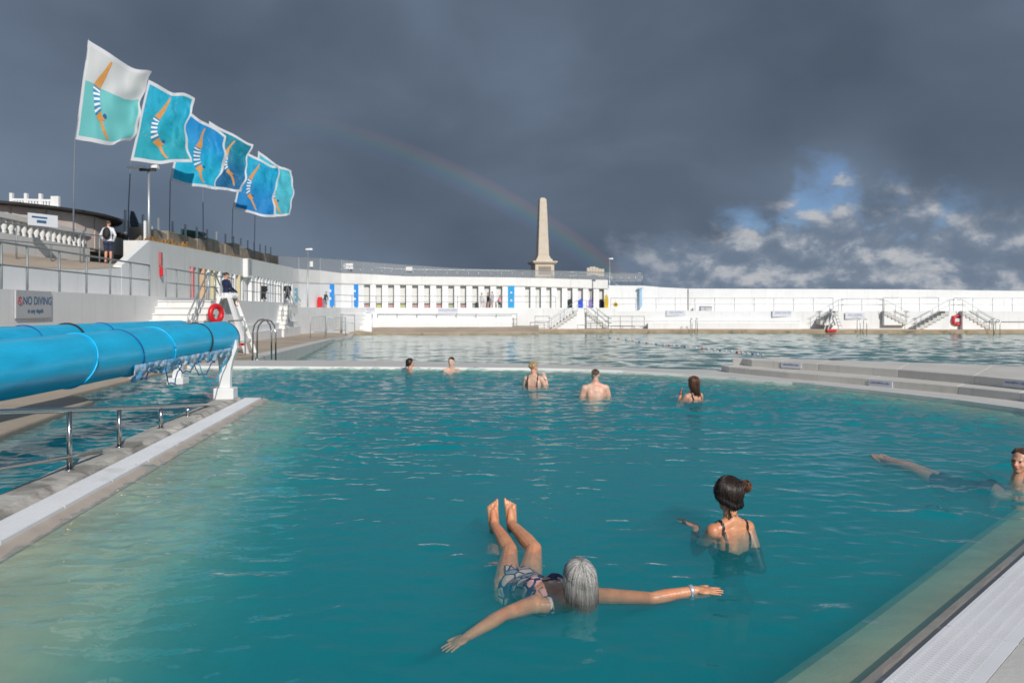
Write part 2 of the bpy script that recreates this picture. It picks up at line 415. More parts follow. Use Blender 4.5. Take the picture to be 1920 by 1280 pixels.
def waves(X, Y, rng, lmin, lmax, slope, n=70, mean=None, spread=math.pi):
    Z = np.zeros_like(X)
    for _ in range(n):
        lam = math.exp(rng.uniform(math.log(lmin), math.log(lmax))); k = 2 * math.pi / lam
        th = rng.uniform(-math.pi, math.pi) if mean is None else mean + rng.normal() * spread
        a = slope * math.sqrt(2.0 / n) / k
        Z += a * np.cos(k * (X * math.cos(th) + Y * math.sin(th)) + rng.uniform(0, 2 * math.pi))
    return Z
def grid_sheet(name, x0, x1, y0, y1, step, keep, zfun, material, label):
    xs = np.arange(x0, x1 + step, step); ys = np.arange(y0, y1 + step, step)
    X, Y = np.meshgrid(xs, ys); Z = zfun(X, Y)
    K = keep(X, Y); idx = np.arange(X.size).reshape(X.shape)
    q = K[:-1, :-1] & K[1:, :-1] & K[:-1, 1:] & K[1:, 1:]
    faces = np.stack([idx[:-1, :-1][q], idx[:-1, 1:][q], idx[1:, 1:][q], idx[1:, :-1][q]], 1)
    used = np.zeros(X.size, bool); used[faces.ravel()] = True
    remap = np.cumsum(used) - 1
    V = np.stack([X.ravel()[used], Y.ravel()[used], Z.ravel()[used]], 1); faces = remap[faces]
    me = bpy.data.meshes.new(name)
    me.vertices.add(len(V)); me.vertices.foreach_set('co', V.ravel())
    me.loops.add(faces.size); me.loops.foreach_set('vertex_index', faces.ravel().astype(np.int32))
    me.polygons.add(len(faces)); me.polygons.foreach_set('loop_start', np.arange(0, faces.size, 4, dtype=np.int32))
    me.polygons.foreach_set('loop_total', np.full(len(faces), 4, np.int32)) if False else None
    me.update(calc_edges=True); me.validate()
    me.polygons.foreach_set('use_smooth', [True] * len(me.polygons))
    me.materials.append(material)
    return link(name, me, None, Vector((0, 0, 0)), label, None, None, 'structure')

def wx(d): return -3.37 - .114 * (d - 5.24)                    # water edge along the divider kerb
def EK(d, s): return (wx(d) - s, d)                              # s metres outwards from that edge
Q0 = Vector((1.525, 3.52, 0)); QD = Vector((.703, .711, 0)); QN = Vector((.711, -.703, 0))
def EQ(t, s): p = Q0 + QD * t + QN * s; return (p.x, p.y)
FAR = [(6.59, 8.64), (7.6, 10.2), (8.15, 11.6), (8.24, 12.9), (7.9, 14.1), (7.1, 15.85), (6.2, 17.6), (5.2, 18.75), (4.25, 19.75), (2.9, 20.9), (1.6, 21.5), (.5, 21.8), (-3.6, 22.2), (-9.6, 22.6)]
POLY = [(-9.6, -3.2), EQ(-9.4, 0)] + FAR
def in_poly(X, Y, poly, grow):
    ok = np.ones(X.shape, bool); n = len(poly)
    for i in range(n):
        a = poly[i]; b = poly[(i + 1) % n]; ex, ey = b[0] - a[0], b[1] - a[1]; L = math.hypot(ex, ey)
        ok &= ((X - a[0]) * ey - (Y - a[1]) * ex) / L <= grow
    return ok
rng = np.random.default_rng(11)
def near_z(X, Y):
    rng = np.random.default_rng(11)
    a = waves(X, Y, rng, .16, .40, .115, 90, R(82), .75) + waves(X, Y, rng, .45, 1.3, .048, 50, R(78), .7) + waves(X, Y, rng, .09, .17, .05, 40)
    a = a + waves(X, Y, rng, .30, .75, .075, 60, R(85), .6) * np.clip((Y - 6.5) / 5.0, .15, 1)
    mod = .75 + .35 * np.sin(X * .55 + 1.3 * np.sin(Y * .31)) * np.sin(Y * .47 + .8)
    calm = .72 + .28 * np.clip((Y - 5.0) / 5.0, 0, 1)          # the water by the near corner lies calmer
    z = a * mod * calm; s_ = 1.25 * z.std()
    return s_ * (np.exp(np.clip(z / s_, -4, 2.6)) - 1) * .72
grid_sheet('water', -9.8, 8.6, 1.0, 23.0, .034, lambda X, Y: in_poly(X, Y, POLY, .10), near_z, MT['pool_water'], 'teal warm pool water with pale ripples')

# pool floor and underwater ledges
S = MB(); S.prism([(p[0], p[1]) for p in [(-10.5, -4)] + [EQ(-9.6, .6)] + [(7.4, 8.6), (8.6, 11.5), (8.6, 13), (6.5, 17.7), (3, 21.4), (.5, 22.4), (-10.5, 23)]], -1.6, -1.35)
S.build('pool_floor', MT['floorpale'], kind='structure')
S = MB()
ds = [-1 + i * .26 for i in range(61)]
for a, b in zip(ds[:-1], ds[1:]):
    ja, jb = [-.15 + .95 + .035 * math.sin(q_ * 1.1) + .015 * math.sin(q_ * 2.9 + 1) for q_ in (a, b)]
    S.prism([EK(a, .05), EK(b, .05), EK(b, -jb), EK(a, -ja)], -1.4, [-.02, -.02, -.12, -.12])
    for s0_, s1_, z0_, z1_ in ((0, .12, -.12, -.17), (.12, .25, -.17, -.27), (.25, .38, -.27, -.42), (.38, .52, -.42, -.62), (.52, .70, -.62, -.95)):
        S.prism([EK(a, -ja - s0_), EK(b, -jb - s0_), EK(b, -jb - s1_), EK(a, -ja - s1_)], -1.4, [z0_, z0_, z1_, z1_])
S.build('pool_ledge', MT['ledge'], kind='structure', label='submerged olive ledge along the divider kerb')
S = MB()
edge = [EQ(t, 0) for t in np.arange(-9, 7.3, .27)] + FAR[1:]
def offset(poly, s):
    out = []
    for i, p in enumerate(poly):
        a = Vector(poly[max(i - 1, 0)]); b = Vector(poly[min(i + 1, len(poly) - 1)]); t = (b - a).normalized()
        out.append((p[0] + t.y * s, p[1] - t.x * s))
    return out
inn = offset(edge, -.50); out_ = offset(edge, .05)
inn = [tuple(Vector(p_).lerp(Vector(q_), .72 + .02 * math.sin(i * .3))) for i, (p_, q_) in enumerate(zip(out_, inn))]
in2 = [tuple(Vector(p_).lerp(Vector(q_), 1.25)) for p_, q_ in zip(out_, inn)]
for i in range(len(edge) - 1):
    S.prism([out_[i], out_[i + 1], inn[i + 1], inn[i]], -1.4, [-.02, -.02, -.12, -.12])
    for f0_, f1_, z0_, z1_ in ((1.0, 1.25, -.12, -.17), (1.25, 1.5, -.17, -.28), (1.5, 1.75, -.28, -.48), (1.75, 2.2, -.48, -.9)):
        q_ = lambda k_, f_: tuple(Vector(out_[k_]).lerp(Vector(inn[k_]), f_))
        S.prism([q_(i, f0_), q_(i + 1, f0_), q_(i + 1, f1_), q_(i, f1_)], -1.4, [z0_, z0_, z1_, z1_])
S.build('pool_ledge', MT['ledge'], kind='structure', label='submerged olive ledge round the outer edge of the warm pool')

# divider kerb: concrete, lip, channel grating
kerb = thing('divider_kerb', (wx(8) - .4, 8, 0), 'weathered concrete divider kerb with white gutter, carrying the steel handrail', 'kerb')
KB = MB()
nd = 150; rows = []
rr = random.Random(3)
def n1d(x, s):
    return math.sin(x * 2.3 + s) * .5 + math.sin(x * 5.1 + 2 * s) * .3 + math.sin(x * 11.7 + 3.1 * s) * .25
for i in range(nd + 1):
    d = -1 + i * 15.2 / nd
    j = lambda k, a: (n1d(d, k) + rr.uniform(-.6, .6)) * a
    rows.append([Vector((wx(d) - s, d, z)) for s, z in ((.80, -1.4), (.80 + j(1, .008), .06), (.77, .098 + j(2, .004)), (.62, .103 + j(3, .004)), (.50 + j(4, .03), .10 + j(5, .006)), (.455 + j(6, .025), .075 + j(7, .01)), (.43, .052 + j(8, .006)), (.41, .02), (.41, -.4))])
m_ = len(rows[0])
KB.add([p for r in rows for p in r], [(i * m_ + k, (i + 1) * m_ + k, (i + 1) * m_ + k + 1, i * m_ + k + 1) for i in range(nd) for k in range(m_ - 1)] + [tuple(nd * m_ + k for k in range(m_))])
KB.build('kerb_body', MT['kerb'], kerb)
LP = MB()
for a, b in zip(ds[:-1], ds[1:]):
    b2 = min(b, 14.6)
    LP.prism([EK(a, 0), EK(b2, 0), EK(b2, .12), EK(a, .12)], -.4, [-.008, -.008, .030, .030])
LP.build('lip', MT['lip'], kerb)
CH = MB(); CH.prism([EK(-1, .12), EK(14.5, .12), EK(14.5, .41), EK(-1, .41)], -.4, -.01); CH.build('gutter_channel', MT['lip'], kerb)
def grate(parent, P, t0, t1, s0, s1, z, sec=1.0, pitch=.03):
    """slatted gutter grating, laid in sections of about a metre"""
    n = max(1, round((t1 - t0) / sec))
    for k in range(n):
        a = t0 + (t1 - t0) * k / n + .006; b = t0 + (t1 - t0) * (k + 1) / n - .006
        g = MB()
        for q in range(5):
            s = s0 + (s1 - s0) * q / 4
            w_ = .014 if 0 < q < 4 else .03
            p0, p1 = P(a, s), P(b, s)
            g.bar((p0[0], p0[1], z - .006), (p1[0], p1[1], z - .006), w_, .03)
        m = int((b - a) / pitch)
        for i in range(m + 1):
            t_ = a + .008 + (b - a - .016) * i / m
            p0, p1 = P(t_, s0), P(t_, s1)
            g.bar((p0[0], p0[1], z), (p1[0], p1[1], z), pitch * .74, .02)
        g.build('grate_section', MT['grate'], parent)
grate(kerb, EK, 1.5, 14.4, .135, .395, .046)

# near deck, right gutter
deck = thing('deck', (2.5, 2.0, 0), None, None); deck['kind'] = 'structure'; deck['label'] = 'pale paved deck by the near corner'
B_ = MB(); B_.prism([EQ(-9, .40), EQ(7.6, .40), EQ(7.6, 7), EQ(-9, 7)], -1.4, .008); B_.build('deck_bed', MT['conc'], deck)
slab = MB(); slab.box((0, 0, 0), (.592, .592, .03)); sm_ = slab.mesh('paving_slab', Vector((0, 0, 0))); sm_.materials.append(MT['concpale'])
for i in range(-3, 9):
    for j in range(0, 4):
        p = EQ(i * .6, .72 + j * .6)
        o = link('paving_slab', sm_, deck); o.location = (p[0] - 2.5, p[1] - 2.0, .014 + random.uniform(-.0015, .0015)); o.rotation_euler = (0, 0, math.atan2(QD.y, QD.x))
gut = thing('gutter', (*EQ(2, .25), 0), None, None); gut['kind'] = 'structure'; gut['label'] = 'white slatted gutter beside the near deck'
L2 = MB(); L2.prism([EQ(-9, 0), EQ(7.3, 0), EQ(7.3, .10), EQ(-9, .10)], -.4, [-.010, -.010, .012, .012]); L2.build('lip', MT['lip'], gut)
L2 = MB(); L2.prism([EQ(-9, .10), EQ(7.3, .10), EQ(7.3, .41), EQ(-9, .41)], -.4, -.01); L2.build('gutter_channel', MT['lip'], gut)
grate(gut, EQ, -1.2, 7.2, .115, .37, .020)
L2 = MB(); L2.prism([EQ(-9, .37), EQ(7.3, .37), EQ(7.3, .42), EQ(-9, .42)], -.4, .030); L2.build('edge_strip', MT['grate'], gut)

# far rim between the two pools
rim_in = FAR
rim_out = [(8.2, 7.9), (9.0, 9.4), (9.7, 11.4), (9.8, 13.1), (9.3, 14.9), (8.5, 16.9), (7.4, 18.8), (6.5, 20.0), (5.6, 20.9), (4.0, 21.6), (2.4, 22.4), (.7, 23.25), (-3.8, 24.9), (-9.6, 25.2)]
rim = thing('pool_rim', (0, 22.5, 0), None, None); rim['kind'] = 'structure'; rim['label'] = 'pale concrete rim between the warm pool and the big pool'
rb = MB(); rb.strip(offset(rim_in, .045), rim_out, -1.5, .05); rb.build('rim_body', MT['concpale'], rim)
rb = MB(); rb.strip(offset(rim_in, -.01), offset(rim_in, .05), -.5, .053); rb.build('white_edge', MT['whiteclean'], rim)

# two concrete tiers on the right of the rim
t1f = [(5.45, 20.75), (5.5, 20.2), (5.85, 19.5), (6.39, 18.46), (7.5, 16.7), (8.44, 15.06), (8.88, 13.9), (9.15, 12.5), (9.0, 10.9), (8.4, 9.2)]
t2f = [(6.0, 20.75), (6.1, 20.3), (6.6, 19.6), (7.2, 18.75), (8.25, 17.0), (8.95, 15.4), (9.3, 14.2), (9.6, 12.6), (9.5, 10.9), (9.0, 9.0)]
tb = [(5.8, 20.95), (6.4, 20.92), (7.2, 20.7), (8.2, 20.2), (9.6, 19.2), (11.0, 18.2), (12.2, 17.3), (13.4, 15.5), (14, 13), (14, 9)]
tiers = thing('stepped_platform', (8.5, 16, 0), 'low stepped concrete platform curving along the edge of the warm pool', 'platform')
a = MB(); a.strip(t1f, [(p[0] + .0, p[1]) for p in tb], -1.5, .20); a.build('tier', MT['tier'], tiers, bevel=.015)
a = MB(); a.strip(t2f, tb, .19, .375); a.build('tier', MT['tier'], tiers, bevel=.015)
a = MB()
q = W(1565, 675.5, 20.2); a.box((q.x, q.y - .12, .385), (.34, .16, .02)); a.build('drain_cover', MT['nozzle'], tiers)
def text_mesh(name, body, size, material, loc, xdir, parent, updir=Vector((0, 0, 1)), label=None):
    c = bpy.data.curves.new(name, 'FONT'); c.body = body; c.size = size; c.align_x = 'CENTER'; c.align_y = 'CENTER'; c.extrude = .003
    o = bpy.data.objects.new(name, c); COL.objects.link(o)
    dg = bpy.context.evaluated_depsgraph_get(); me = bpy.data.meshes.new_from_object(o.evaluated_get(dg))
    bpy.data.objects.remove(o); me.name = name
    x = xdir.normalized(); y = updir; z = x.cross(y)
    M = Matrix((x, y, z)).transposed().to_4x4(); M.translation = Vector(loc) - ORIG[parent.name]
    me.transform(M); me.materials.clear(); me.materials.append(material)
    return link(name, me, parent, ORIG[parent.name])
def tier_sign(px, zc, front, w_, h_, label):
    # find where the tier's front edge crosses this view direction
    best = None
    for i in range(len(front) - 1):
        for k in range(101):
            p = Vector(front[i]).lerp(Vector(front[i + 1]), k / 100)
            e = abs(960 + F * p.x / p.y - px)
            if best is None or e < best[0]: best = (e, p, Vector(front[i + 1]) - Vector(front[i]))
    p, t = best[1], best[2].normalized()
    x = Vector((t.x, t.y, 0)); nrm = Vector((-t.y, t.x, 0))
    if nrm.y > 0: nrm = -nrm
    if x.x < 0: x = -x
    c = Vector((p.x, p.y, zc)) + nrm * .012
    o = thing('depth_sign', (c.x, c.y, zc - h_ / 2), label, 'sign', 'depth signs on the stepped platform')
    b = MB(); b.obox(c, x * w_ / 2, nrm * .008, Vector((0, 0, h_ / 2))); b.build('board', MT['signpale'], o)
    text_mesh('lettering', 'MAX DEPTH 1.35m', h_ * .40, MT['signmauve'], c + nrm * .011 + Vector((0, 0, h_ * .12)), x, o)
tier_sign(1484, .292, t2f, .56, .13, 'small white depth sign on the upper tier, nearest the tip of the platform')
tier_sign(1652, .115, t1f, .54, .13, 'small white depth sign on the lower tier of the stepped platform')
tier_sign(1905, .290, t2f, .50, .13, 'small white depth sign on the upper tier, cut off at the photo edge')

# left deck by the channel and the deck beside the big pool
LD = MB()
LD.prism([(-30, -4), (-5.2, -4), (-6.02, 5.6), (-6.5, 10.0), (-7.35, 14.0), (-7.9, 14.55), (-8.3, 14.9), (-9.2, 22.3), (-9.2, 25.0), (-9.0, 27.6), (-30, 27.6)], -1.5, .065)
LD.build('deck', MT['tan'], kind='structure', label='tan deck beside the narrow channel under the blue covers', bevel=.03)
LC = MB(); LC.prism([(-9.5, -4), (-4.2, -4), (-4.95, 9), (-5.5, 14.2), (-9.5, 14.2)], -1.4, -.75); LC.build('channel_floor', MT['bluefloor'], kind='structure')
kz = [(27.6, -.05), (61, -.60), (74, -.68)]
kxx = [(27.6, -8.95), (61, -13.72), (66, -13.4), (74.5, -15.0)]
wallz = [(27.6, .065), (46, .0), (74, -.02)]
D2 = MB()
ys = [27.6, 33, 39, 45, 51, 57, 61, 66, 70, 75]
for a, b in zip(ys[:-1], ys[1:]):
    P = lambda d: Vector((interp(kxx, d), d, interp(kz, d))); Q = lambda d: Vector((KX(15602, d) - 3, d, interp(wallz, d)))
    D2.hexa([P(a) - Vector((0, 0, 2)), P(b) - Vector((0, 0, 2)), Q(b) - Vector((0, 0, 2)), Q(a) - Vector((0, 0, 2)), P(a), P(b), Q(b), Q(a)])
D2.build('deck', MT['tan'], kind='structure', label='tan deck sloping down beside the big pool')
D3 = MB()
for a, b in zip(ys[:-1], ys[1:]):
    for (p, q) in ((a, b),):
        P = lambda d, s, z: Vector((interp(kxx, d) + s, d, interp(kz, d) + z))
        D3.hexa([P(p, .15, -1.5), P(q, .15, -1.5), P(q, -.5, -1.5), P(p, -.5, -1.5), P(p, .15, .03), P(q, .15, .03), P(q, -.5, .03), P(p, -.5, .03)])
D3.build('kerb', MT['concpale'], kind='structure', label='pale kerb along the side of the big pool')

# big sea-water pool
def keep_far(X, Y):
    near = in_poly(X, Y, POLY, .6)
    return (~near) & (Y > 9) & ~((X < -9.3) & (Y < 25)) & (X > -18)
LZ = -.75
def far_z(X, Y):
    rng = np.random.default_rng(5)
    z = waves(X, Y, rng, .7, 1.6, .055, 60, R(70), 1.2) + waves(X, Y, rng, 1.5, 4, .035, 40, R(70), 1.1)
    sh = .65 + .5 * np.clip((X - 2) / 14, 0, 1)                # windier towards the sea wall
    return LZ + z * sh
grid_sheet('water', -18, 60, 9, 82, .20, keep_far, far_z, MT['lido_water'], 'grey-green rippled water of the big sea pool')
# ================================================================ BUILDINGS, WALLS, TERRACES
def solid(name, poly, z0, z1, m, **kw):
    b = MB(); b.prism(poly, z0, z1); return b.build(name, m, **kw)
def railing(label, pts, h=1.1, mids=(.5,), r=.028, posts=None, material=None, group=None, name='railing', n=6, ends=True, post_r=None):
    """posts standing at pts (base points) under continuous rails"""
    material = material or MT['greyrail']
    t_ = thing(name, pts[len(pts) // 2], label, 'railing', group)
    up = Vector((0, 0, 1))
    b = MB(); b.tube([p + up * h for p in pts], r, n); b.build('top_rail', material, t_, smooth=True)
    for k in mids:
        b = MB(); b.tube([p + up * h * k for p in pts], r * .8, n); b.build('rail', material, t_, smooth=True)
    for i, p in enumerate(pts if posts is None else posts):
        b = MB(); b.tube([p - up * .03, p + up * h], post_r or r, n); b.build('post', material, t_, smooth=True)
    return t_
def linepts(p, q, n): return [Vector(p).lerp(Vector(q), i / (n - 1)) for i in range(n)]
def kpts(K, ds_, z): return [KP(K, d, z(d) if callable(z) else z) for d in ds_]

# ---- promenade side: lower terrace wall
lower = thing('terrace_wall', KP(15602, 30, 0), 'long white lower terrace wall on the promenade side, with the no-diving sign', 'wall')
b = MB(); b.prism([(KX(15602, 4), 4), (KX(15602, 66), 66), (KX(19500, 66), 66), (KX(19500, 4), 4)], -1.6, 2.15); b.build('wall', MT['white'], lower)
b = MB(); b.prism([(KX(14900, 35), 35), (KX(14900, 63), 63), (KX(15600, 63), 63), (KX(15600, 35), 35)], -1.5, .34); b.build('bench_step', MT['white'], lower)
b = MB(); b.prism([(KX(15250, 35), 35), (KX(15250, 64), 64), (KX(15600, 64), 64), (KX(15600, 35), 35)], .33, .74); b.build('bench_step', MT['white'], lower)
# no diving sign
sg = thing('no_diving_sign', KP(15560, 21.4, 1.4), 'grey board reading NO DIVING on the white terrace wall', 'sign')
c = KP(15540, 21.1, 1.78); 
b = MB(); b.obox(c, U * .96, N * .02, Vector((0, 0, .36))); b.build('board', MT['sign'], sg)
text_mesh('lettering', 'NO DIVING', .30, MT['signblue'], c + N * .024 + U * .17 + Vector((0, 0, .09)), U, sg)
text_mesh('small_lettering', 'in any depth', .17, MT['signblue'], c + N * .024 + U * .05 + Vector((0, 0, -.17)), U, sg)
b = MB(); b.torus(c + N * .026 - U * .78 + Vector((0, 0, .09)), N, .10, .013, 20, 6); b.bar(c + N * .026 - U * .85 + Vector((0, 0, .16)), c + N * .026 - U * .71 + Vector((0, 0, .02)), .02, .02); b.build('prohibition_mark', MT['signred'], sg)
# railings on the lower terrace
railing('grey railing along the white terrace wall above the no-diving sign', kpts(15750, [15602 / (800 - p) for p in (-270, -190, -120, -50, 10, 58, 118, 168, 212, 250, 285)], 2.15), 1.17, (.52,), .03)
railing('grey railing on the terrace wall just beyond the flight of white steps', kpts(15750, [32.2, 33.6, 35.6, 38.2, 40.9, 43.5], 2.15), 1.17, (.5,), .03)
railing('grey railing on the terrace wall beyond the blue door', kpts(15750, [45.8, 48.2, 50.6, 53, 55.4, 57.6], 2.15), 1.17, (.5,), .03)

# ---- sloping upper terrace with balustrade
def zf(d): return interp([(8, 2.55), (22.75, 2.91), (28, 3.06), (34.5, 3.50)], d)
ut = thing('upper_terrace', KP(18200, 22, 2.15), 'sloping upper terrace with white front wall where the man with the backpack stands', 'terrace')
dd = [6, 14, 20, 22.75, 25.5, 28, 31, 34.5]
b = MB(); b2 = MB()
for p, q in zip(dd[:-1], dd[1:]):
    b.prism([(KX(18200, p), p), (KX(18200, q), q), (KX(22400, q), q), (KX(22400, p), p)], 2.0, [zf(p) - .02, zf(q) - .02, 3.70, 3.70])
    b2.prism([(KX(18215, p), p), (KX(18215, q), q), (KX(22400, q), q), (KX(22400, p), p)], [zf(p) - .015, zf(q) - .015, 3.705, 3.705], [zf(p) + .004, zf(q) + .004, 3.724, 3.724])
b.build('front_wall', MT['white'], ut); b2.build('paving', MT['tan'], ut)
railing('grey railing halfway up the sloping terrace, in front of the white balustrade', [KP(20000, d, interp([(18, 3.02), (25, 3.30), (36.4, 3.72)], d)) for d in (17, 20, 23, 26, 28.4, 30.8, 32.6, 34.0)], 1.08, (.5,), .026)
bal = thing('balustrade', KP(22000, 26, 3.7), 'white balustrade with squat balusters at the back of the sloping terrace', 'balustrade')
K4 = 22000
b = MB(); b.prism([(KX(K4 - 150, 12), 12), (KX(K4 - 150, 34.6), 34.6), (KX(K4 + 250, 34.6), 34.6), (KX(K4 + 250, 12), 12)], 3.6, 4.30); b.build('plinth', MT['white2'], bal)
b = MB(); b.prism([(KX(K4 - 200, 12), 12), (KX(K4 - 200, 34.6), 34.6), (KX(K4 + 300, 34.6), 34.6), (KX(K4 + 300, 12), 12)], 4.82, 5.0); b.build('coping', MT['white2'], bal)
bl = MB(); bl.lathe((0, 0, 0), [(.11, 0), (.12, .05), (.08, .09), (.14, .22), (.13, .30), (.075, .43), (.11, .47), (.11, .52)], 10); bm_ = bl.mesh('baluster', Vector((0, 0, 0))); bm_.shade_smooth(); bm_.materials.append(MT['white2'])
d = 13.0
while d < 34.4:
    o = link('baluster', bm_, bal); o.location = KP(K4 + 40, d, 4.30) - ORIG[bal.name]; d += .46
# promenade behind
solid('promenade', [(KX(22400, 4), 4), (KX(22400, 40), 40), (KX(19400, 40), 40), (KX(19400, 80), 80), (KX(70000, 80), 80), (KX(70000, 4), 4)], -1.5, 4.3, MT['tan'], kind='structure', label='promenade ground above the pool')

# ---- round pavilion
pv = thing('pavilion', KP(25500, 25, 4.3), 'round pavilion with pinkish panels and thin dark roof above the balustrade', 'building')
cx, cy, rad = -24.4, 35.0, 6.0
def ring(r, n=28): return [(cx + r * math.cos(2 * math.pi * i / n), cy + r * math.sin(2 * math.pi * i / n)) for i in range(n)]
RZ = 5.74
solid('wall', ring(rad), 4.2, RZ, MT['pink'], parent=pv)
for i in range(28):
    a = 2 * math.pi * (i + .5) / 28
    if math.cos(a) < -.2 and math.sin(a) > .3: continue
    b = MB(); b.box((cx + (rad * .9937 + .02) * math.cos(a), cy + (rad * .9937 + .02) * math.sin(a), 5.0), (.06, rad * .205, 1.40), a); b.build('panel', MT['pink'], pv)
b = MB(); b.prism(ring(rad + .55), RZ, RZ + .09); b.build('roof', MT['roofdark'], pv)
b = MB(); b.prism(ring(rad + .1), RZ + .09, RZ + .13); b.build('roof_deck', MT['roofdark'], pv)
# banner with blue marks on the pavilion
bn = thing('banner', W(78, 418, 24.0), 'white and blue banner fixed to the pinkish pavilion', 'banner')
p0, p1 = W(52, 410, 28.6), W(108, 416, 29.4)
xd = (p1 - p0).normalized(); nn = Vector((xd.y, -xd.x, 0)).normalized()
b = MB(); b.obox((p0 + p1) / 2, (p1 - p0) / 2, nn * .015, Vector((0, 0, .22))); b.build('board', MT['signpale'], bn)
b = MB(); b.obox((p0 + p1) / 2 + nn * .02 + Vector((0, 0, .09)) - xd * .12, xd * .26, nn * .006, Vector((0, 0, .03))); b.obox((p0 + p1) / 2 + nn * .02 - xd * .05 + Vector((0, 0, -.06)), xd * .16, nn * .006, Vector((0, 0, .05))); b.build('printed_marks', MT['signblue'], bn)
# white roof terrace railing behind
wr = thing('roof_parapet', W(64, 382, 46), 'little white roof parapet with posts peeping over the pavilion roof', 'parapet')
A, B = W(22, 384, 46), W(104, 386, 46)
for k in range(4):
    p = A.lerp(B, k / 3); b = MB(); b.box(p + Vector((0, 0, .30 if k != 3 else .25)), (.16 if k < 3 else .45, .2, .75 if k < 3 else .6)); b.build('post', MT['whiteclean'], wr)
b = MB(); b.bar(A + Vector((0, 0, .30)), B + Vector((0, 0, .30)), .14, .12); b.build('rail', MT['whiteclean'], wr)
for k in range(15):
    p = A.lerp(B, (k + .5) / 15); b = MB(); b.box(p + Vector((0, 0, .06)), (.09, .09, .36)); b.build('baluster', MT['whiteclean'], wr)
b = MB(); b.box((A + B) / 2 + Vector((0, 0, -1.2)), (3.2, 2.0, 2.1)); b.build('building', MT['whiteclean'], wr)

# ---- upper promenade wall with changing recess, pier and blue door
def zt(d): return interp([(35, 4.68), (45.5, 4.9), (65, 5.28), (78, 5.45)], d)
uw = thing('promenade_wall', KP(18200, 50, 2.15), 'tall white promenade wall with a recess of coloured columns and a sloped end', 'wall')
def seg(d0, d1, K0, K1, z0, z1a, z1b, m=MT['white2'], nm='wall'):
    b = MB(); b.prism([(KX(K0, d0), d0), (KX(K0, d1), d1), (KX(K1, d1), d1), (KX(K1, d0), d0)], z0, [z1a, z1b, z1b, z1a]); return b.build(nm, m, uw)
seg(35, 41, 18200, 19900, 2.15, zt(35), zt(41))
seg(41, 53.2, 18200, 19900, 3.86, zt(41), zt(53.2), nm='lintel')
seg(53.2, 71, 17750, 19900, 3.95, zt(53.2), zt(71), nm='lintel')
b = MB()
top, bot = KP(18190, 35.0, zt(35)), KP(18190, 32.2, 3.45)
b.prism([(KX(18190, 31.8), 31.8), (KX(18190, 35.0), 35.0), (KX(18700, 35.0), 35.0), (KX(18700, 31.8), 31.8)], 2.15, [3.40, zt(35), zt(35), 3.40]); b.build('sloped_end', MT['white'], uw)
seg(41, 53.2, 19600, 19900, 2.15, 3.86, 3.86, MT['pink'], 'recess_back')
cols = [((.60, .22, .22), 41.4), ((.30, .34, .34), 42.3), ((.60, .40, .24), 43.5), ((.78, .77, .74), 44.5), ((.60, .52, .28), 45.7), ((.78, .77, .74), 46.9), ((.66, .72, .74), 48.3), ((.42, .40, .42), 49.5), ((.78, .77, .74), 50.5), ((.62, .54, .34), 51.8)]
for k, (c_, d) in enumerate(cols):
    m = mat('column_paint_%d' % k, c_, .6, var=.05)
    b = MB(); b.obox(KP(18330, d, 3.0), U * .16, N * .16, Vector((0, 0, .86))); b.build('column', m, uw)
# pier and return wall that face the camera
b = MB(); b.prism([(KX(17750, 52.9), 52.9), (KX(17750, 54.2), 54.2), (KX(18950, 54.2), 54.2), (KX(18950, 52.9), 52.9)], 3.80, zt(53) - .02); b.build('pier', MT['whiteclean'], uw)
b = MB(); b.prism([(KX(18200, 53.2), 53.2), (KX(18200, 54), 54), (KX(19800, 54), 54), (KX(19800, 53.2), 53.2)], 2.15, 3.85); b.build('return_wall', MT['whiteclean'], uw)
def door(px0, px1, y0, y1, d, parent, m, disc=False):
    A, B = W(px0, y1, d), W(px1, y0, d)
    b = MB(); b.box(((A.x + B.x) / 2, d - .03, (A.z + B.z) / 2), (B.x - A.x, .06, B.z - A.z)); o = b.build('door', m, parent)
    b = MB(); b.box((B.x - .12, d - .08, (A.z + B.z) / 2), (.06, .06, .12)); b.build('handle', MT['steel'], o)
    b = MB()
    for q in (.70, .35):
        b = MB(); b.box(((A.x + B.x) / 2, d - .066, A.z + (B.z - A.z) * q), ((B.x - A.x) * .28, .012, (B.x - A.x) * .3)); b.build('notice', MT['signpale'], o)
    return o
door(433, 452, 523.5, 567, 53.15, uw, MT['bluedoor'])
# wall beyond with pilasters, openings
seg(54.3, 71, 18900, 19900, 2.15, 3.95, 3.95, MT['whiteclean'], 'recess_back')
for k, d in enumerate(np.arange(54.6, 71, 1.15)):
    b = MB(); b.obox(KP(17950, d, 3.05), U * (.20 if k % 3 else .42), N * .14, Vector((0, 0, .9))); b.build('pilaster', MT['whiteclean'], uw)
b = MB(); b.obox(KP(17800, 60.5, 3.02), U * .30, N * .03, Vector((0, 0, .87))); b.build('door', MT['bluedoor2'], uw)
# red hose box
hb = thing('fire_point', KP(18180, 36.4, 3.0), 'narrow red fire point on the white wall beside the sloped end', 'fire point')
p = W(295, 488, 36.3); b = MB(); b.obox(Vector((KX(18100, 36.3), 36.3, 3.95)), U * .10, N * .05, Vector((0, 0, .30))); b.build('sign_plate', MT['signred'], hb)
b = MB(); b.lathe(Vector((KX(18060, 36.3), 36.3, 3.15)), [(.06, 0), (.08, .05), (.08, .38), (.03, .45)], 10); b.build('extinguisher', MT['redplastic'], hb)

